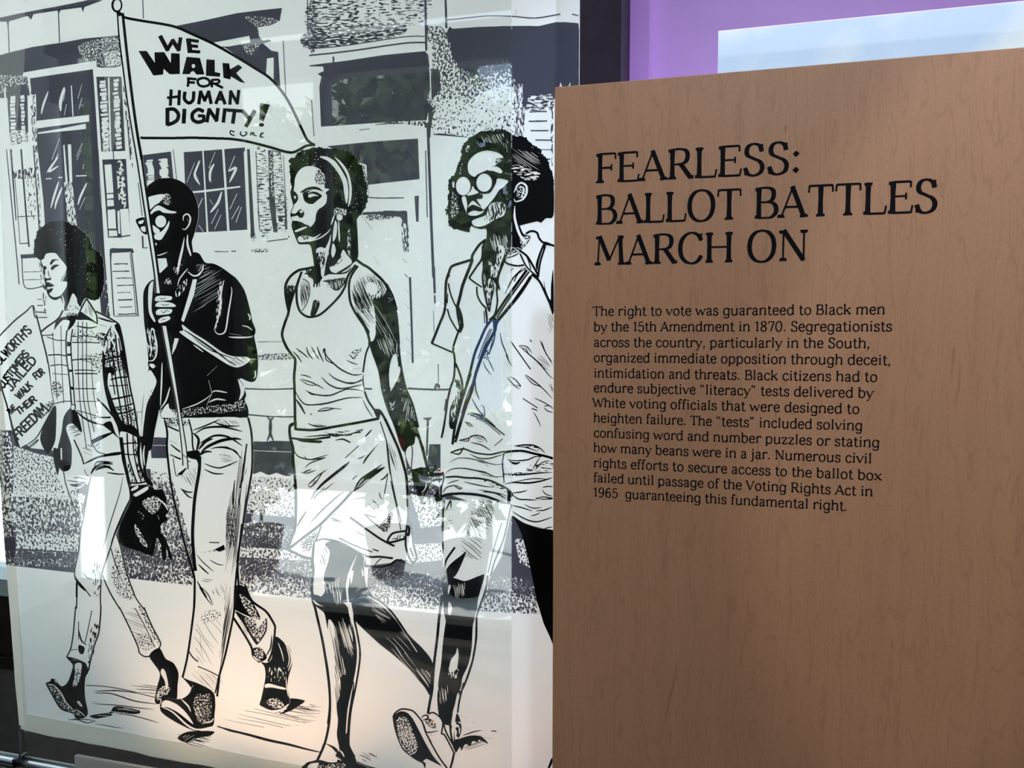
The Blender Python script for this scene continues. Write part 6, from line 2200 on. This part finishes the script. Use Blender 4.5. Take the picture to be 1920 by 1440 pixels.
# ------------------------------------------------------------------ the lettered wooden panel
pa0, pz0 = at(1040, 163, PANEL_B)
pa1, pz1 = at(1920, 88, PANEL_B)
pe = .62
pan = MB((pa0 + pe / 2, PANEL_B, 0))
pan.box(pa0, pa0 + 1.05, PANEL_B, PANEL_B + .019, .0, pz0, .0012)
panel = pan.build('text_panel', M['wood'])
tag(panel, 'wood grain panel with black lettering, standing in front of the window', 'panel')
TS = 5200.0                                   # samples per metre of panel
tx0, tz1 = pa0, at(1119, 262, PANEL_B)[1]
LINES = [('FEARLESS:', 1119, 344.8, 1499, 322.5, 1), ('BALLOT BATTLES', 1119, 421.7, 1756, 396.5, 1), ('MARCH ON', 1116.5, 498, 1514, 487.3, 1),
         ('The right to vote was guaranteed to Black men', 1112.5, 592, 1659, 589, 0), ('by the 15th Amendment in 1870. Segregationists', 1114, 621.5, 1672, 620.3, 0),
         ('across the country, particularly in the South,', 1114, 650.3, 1631, 652, 0), ('organized immediate opposition through deceit,', 1114, 679.3, 1670, 683.2, 0),
         ('intimidation and threats. Black citizens had to', 1114, 708, 1644.5, 715, 0), ('endure subjective <literacy> tests delivered by', 1114, 735.7, 1637, 745, 0),
         ('White voting officials that were designed to', 1112, 763, 1611, 775.5, 0), ('heighten failure. The <tests> included solving', 1113.5, 791.6, 1616.5, 806.5, 0),
         ('confusing word and number puzzles or stating', 1114, 819.6, 1648.5, 838.5, 0), ('how many beans were in a jar. Numerous civil', 1113.5, 846.5, 1634, 869.5, 0),
         ('rights efforts to secure access to the ballot box', 1113.5, 875.4, 1652, 901, 0), ('failed until passage of the Voting Rights Act in', 1113.5, 903.5, 1636, 930.3, 0),
         ('1965  guaranteeing this fundamental right.', 1113.5, 930.6, 1588, 957.8, 0)]
for text, x0, y0, x1, y1, big in LINES:
    A0, Z0 = at(x0, y0, PANEL_B)
    A1, Z1 = at(x1, y1, PANEL_B)
    zb = (Z0 + Z1) / 2
    cap = at(1119, 290, PANEL_B)[1] - at(1119, 345, PANEL_B)[1] if big else at(1114, 575, PANEL_B)[1] - at(1114, 592.2, PANEL_B)[1]
    sc_ = TS * (.45 if big else 1.0)
    wpx, hpx = int((A1 - A0 + .02) * sc_), int(cap * 1.75 * sc_)
    tp = Print(wpx, hpx, 0, sc_)
    tp.part('t')
    if big:
        set_line(tp, text, .006, .006 + A1 - A0, cap * 1.2, cap, .146, .060, 1)
    else:
        set_line(tp, text, .004, .004 + A1 - A0, cap * 1.2, cap, .134, .092, .95)
    off_a, off_z = A0 - (.006 if big else .004), zb + cap * 1.2
    f = lambda P: np.stack([P[:, 0] / sc_ + off_a - (pa0 + pe / 2), np.full(len(P), -.0004), off_z - P[:, 1] / sc_], 1)
    me = contour_mesh(tp.f['t'], f)
    me.name = 'heading_line' if big else 'text_line'
    link(me.name, me, M['letter'], panel)

# ------------------------------------------------------------------ clear pane in front of the banner
g0, g1 = at(33, 1100, PANE_B)[0], at(958.5, 700, PANE_B)[0]
gp = MB(((g0 + g1) / 2, PANE_B, PLINTH_Z)).box(g0, g1, PANE_B, PANE_B + .006, PLINTH_Z, 2.9).build('glass_pane', M['glass'])
tag(gp, 'clear glass sheet standing in front of the banner, mirroring windows and trees', 'glass')

# ------------------------------------------------------------------ rail, strap, cable and card under the banner
ra0, ra1 = at(-60, 1400, BANNER_B)[0], ban_r
rm = empty('mounting_rail', room((ra0 + ra1) / 2, BANNER_B, PLINTH_Z))
ro = ((ra0 + ra1) / 2, BANNER_B, PLINTH_Z)
MB(ro).box(ra0, ra1, BANNER_B - .014, BANNER_B + .014, PLINTH_Z, PLINTH_Z + .008, .001).build('base_bar', M['metal'], rm).location = (0, 0, 0)
MB(ro).tube([(ra0, BANNER_B - .009, PLINTH_Z + .013), (ra1, BANNER_B - .009, PLINTH_Z + .013)], .0048).build('front_lip', M['metal'], rm, True).location = (0, 0, 0)
MB(ro).tube([(ra0, BANNER_B + .008, PLINTH_Z + .018), (ra1, BANNER_B + .008, PLINTH_Z + .018)], .0042).build('rear_lip', M['metal'], rm, True).location = (0, 0, 0)
tag(rm, 'silver metal rail lying on the dark plinth under the banner', 'rail')
sa, sz = at(37, 1370, BANNER_B)
sa2 = at(38, 1415, BANNER_B)[0]
sp = MB((sa, BANNER_B, PLINTH_Z + .02))
sp.tube([(sa, BANNER_B, sz + .012), (sa + .0015, BANNER_B - .001, (sz + PLINTH_Z) / 2), (sa2 + .001, BANNER_B - .003, PLINTH_Z + .026)], .0022, 8)
st = sp.build('tie_strap', M['strap'], None, True)
MB((sa, BANNER_B, PLINTH_Z + .02)).box(sa2 - .004, sa2 + .006, BANNER_B - .019, BANNER_B + .016, PLINTH_Z + .009, PLINTH_Z + .027, .002).build('clip', M['dark_metal'], st).location = (0, 0, 0)
tag(st, 'grey strap tying the lower left banner corner to the rail', 'strap')
c0, c1 = at(-25, 1418, 1.30), at(12, 1424, 1.31)
cb = MB((c1[0], 1.3, PLINTH_Z))
cpts = [(c0[0] - .05, 1.335, PLINTH_Z + .005), (c0[0], 1.33, PLINTH_Z + .010), (c1[0], 1.325, PLINTH_Z + .012), (c1[0] + .03, 1.31, PLINTH_Z + .007), (c1[0] + .05, 1.28, PLINTH_Z + .004), (c1[0] + .06, 1.22, PLINTH_Z + .004)]
tag(cb.tube(cpts, .0035, 8).build('power_cable', M['cable'], None, True), 'thin black cable lying in front of the silver rail', 'cable')
k0, kz = at(139, 1417, 1.315)
cd = MB((k0 + .15, 1.315, PLINTH_Z))
cd.box(k0, k0 + .36, 1.315, 1.323, PLINTH_Z, kz, .0008)
card = cd.build('label_card', M['card'])
MB((k0 + .15, 1.315, PLINTH_Z)).box(k0 + .02, k0 + .34, 1.323, 1.336, PLINTH_Z, PLINTH_Z + .006).build('foot', M['dark_metal'], card).location = (0, 0, 0)
tag(card, 'grey card standing upright on the plinth in front of the rail', 'card')

# ------------------------------------------------------------------ lamps
def lamp(name, label, loc, aim, energy, color, spot, blend, size, fix=.035, group=None):
    """a small can lamp: body, yoke and its own spot light"""
    p, q = room(*loc), room(*aim)
    root = bpy.data.objects.new(name, None)
    C.objects.link(root)
    root.location = p
    root.rotation_euler = (q - p).to_track_quat('-Z', 'Y').to_euler()
    tag(root, label, 'lamp', group)
    bm = bmesh.new()
    n = 20
    rings = []
    for r, z in ((fix, -.02), (fix, .09), (fix * .6, .10), (fix * .6, .12)):
        rings.append([bm.verts.new((r * math.cos(2 * math.pi * i / n), r * math.sin(2 * math.pi * i / n), z)) for i in range(n)])
    for s, t_ in zip(rings[:-1], rings[1:]):
        for i in range(n):
            bm.faces.new((s[i], s[(i + 1) % n], t_[(i + 1) % n], t_[i]))
    bm.faces.new(rings[-1])
    me = bpy.data.meshes.new('can'); bm.to_mesh(me); bm.free()
    o = bpy.data.objects.new('can', me); C.objects.link(o); o.parent = root; me.materials.append(M['lamp_black'])
    ld = bpy.data.lights.new(name, 'SPOT')
    ld.energy, ld.color, ld.spot_size, ld.spot_blend, ld.shadow_soft_size = energy, color, R(spot), blend, size
    lo = bpy.data.objects.new(name + '_light', ld)
    C.objects.link(lo)
    lo.parent = root
    lo.location = (0, 0, -.03)
    return root
lamp('ceiling_spotlight', 'black ceiling spotlight aimed at the heading on the wood panel', (.25, -.35, 3.05), (.06, PANEL_B, 1.77), 160, (.57, .80, 1.08), 37, .36, .04)
lamp('ceiling_spotlight', 'added ceiling spotlight widening the light towards the right edge of the wood panel', (.75, -.35, 3.05), (.44, PANEL_B, 1.50), 66, (.62, .78, 1.0), 22, .32, .03)  # added spot, carries the panel light further to the lower right
lamp('floor_uplight', 'warm uplight on the plinth behind the middle of the banner', (-.80, 1.68, PLINTH_Z + .05), (-.82, BANNER_B, .84), 8, (1.0, .64, .47), 95, .9, .05)
lamp('floor_uplight', 'warm uplight on the plinth behind the left part of the banner', (-1.10, 1.68, PLINTH_Z + .05), (-1.06, BANNER_B, .84), 7, (1.0, .68, .52), 95, .9, .05)
lamp('floor_uplight', 'added warm uplight filling in the glow behind the right part of the banner', (-.46, 1.68, PLINTH_Z + .05), (-.46, BANNER_B, .86), 4, (1.0, .56, .36), 95, .9, .05)  # added lamp, brightens the lower right of the cloth from behind
lamp('wash_light', 'purple wash light behind the panel aimed at the window wall', (.34, 1.30, 1.0), (.16, WALL_B, 2.1), 95.0, (.50, .25, 1.0), 85, .9, .05)

# ------------------------------------------------------------------ planting outside the windows behind the camera
def foliage(o, centres, n, size, seed):
    r = np.random.default_rng(seed)
    vs, fs = [], []
    for i in range(n):
        c, rad = centres[r.integers(len(centres))]
        d = r.normal(size=3); d /= np.linalg.norm(d)
        p = np.array(c) + d * np.array(rad) * r.uniform(.3, 1) ** .5
        x = r.normal(size=3); x /= np.linalg.norm(x)
        y = np.cross(x, d); y /= max(np.linalg.norm(y), 1e-6)
        h = np.cross(x, y)
        l, w_ = size * r.uniform(.6, 1.3), size * r.uniform(.25, .45)
        b = len(vs)
        for s in (p, p + x * l * .5 + y * w_ + h * l * .08, p + x * l, p + x * l * .5 - y * w_ + h * l * .08):
            vs.append(tuple(s - np.array(o)))
        fs += [(b, b + 1, b + 2), (b, b + 2, b + 3)]
    me = bpy.data.meshes.new('foliage')
    me.from_pydata(vs, [], fs)
    return me
def plant(name, label, cat, base, trunk, centres, n, size, seed, mat='leaf', flowers=0, group=None):
    t_ = empty(name, room(*base))
    tag(t_, label, cat, group)
    if trunk:
        MB(base).tube([base, (base[0] + .04, base[1], base[2] + trunk * .5), (base[0], base[1] + .03, base[2] + trunk)], .07, 8, .035).build('trunk', M['bark'], t_, True).location = (0, 0, 0)
    link('foliage', foliage(base, centres, n, size, seed), M[mat], t_)
    if flowers:
        link('blossoms', foliage(base, centres, flowers, size * .8, seed + 50), M['blossom'], t_)
    return t_
G = -.06
for i, (a, b, lab) in enumerate(((-8.1, -5.2, 'at the far left end of the row'), (-5.6, -5.4, 'second from the far left'), (-4.25, -5.1, 'in the middle of the row'), (-2.9, -5.4, 'second from the right end'), (-1.5, -5.2, 'at the right end of the row'))):
    plant('leafy_shrub', 'green shrub outside the back windows, ' + lab, 'shrub', (a, b, G), 0, [((a, b, G + .5), (.52, .4, .5)), ((a + .1, b, G + .8), (.42, .35, .45)), ((a - .1, b, G + 1.0), (.4, .3, .4))], 2000, .15, 10 + i, 'leaf' if i % 2 else 'leaf_dark', 50 if i in (1, 3) else 0, 'shrubs outside the back windows')
for i, (a, b, h, lab) in enumerate(((-9.6, -7.4, 2.2, 'leftmost'), (-4.6, -7.0, 1.9, 'middle'), (.4, -7.4, 2.4, 'rightmost'))):
    plant('shade_tree', lab + ' of the three leafy trees behind the shrubs outside the back windows', 'tree', (a, b, G), h, [((a + da, b, G + dz), (.80, .8, .85)) for da in (-1.5, -.5, .5, 1.5) for dz in (1.4, 2.6, 3.8)] + [((a + .6, b, G + 4.7), (1.0, .8, .7))], 7000, .26, 30 + i, 'leaf_dark' if i % 2 else 'leaf', 0, 'trees outside the back windows')
for i, (a, lab) in enumerate(((-2.85, 'left one'), (-2.05, 'middle one'), (-1.45, 'right one'))):
    b = -1.75 - .2 * (i % 2)
    r_ = plant('potted_plant', 'leafy plant in a dark pot just outside the back windows, ' + lab + ' of three', 'plant', (a, b, G), 0, [((a, b, G + .62), (.20, .18, .22)), ((a + .12, b, G + .9), (.16, .14, .2)), ((a - .1, b, G + 1.1), (.13, .12, .2))], 260, .13, 70 + i, 'leaf', 14 if i else 0, 'potted plants outside the back windows')
    MB((a, b, G)).tube([(a, b, G), (a, b, G + .3)], .10, 16, .15).build('pot', M['dark_metal'], r_, True).location = (0, 0, 0)
    MB((a, b, G)).tube([(a, b, G + .25), (a + .03, b, G + .6), (a - .02, b, G + 1.0)], .012, 6, .006).build('stem', M['bark'], r_, True).location = (0, 0, 0)
bb = 2 * PANE_B + 2.6
b0, b1, bz0, bz1 = at(884, 700, bb)[0], at(940, 700, bb)[0], at(912, 885, bb)[1], at(912, 600, bb)[1]
bd = MB(((b0 + b1) / 2, -2.6, G)).box(b0, b1, -2.64, -2.6, bz0, bz1, .004).build('blue_stand_in', M['blue'])  # stand-in, added only for the blue patch mirrored in the pane
MB(((b0 + b1) / 2, -2.6, G)).box((b0 + b1) / 2 - .02, (b0 + b1) / 2 + .02, -2.68, -2.64, G, bz1).build('post', M['dark_metal'], bd).location = (0, 0, 0)
tag(bd, 'narrow blue stand-in on a post outside the back windows, added for its reflection', 'board')
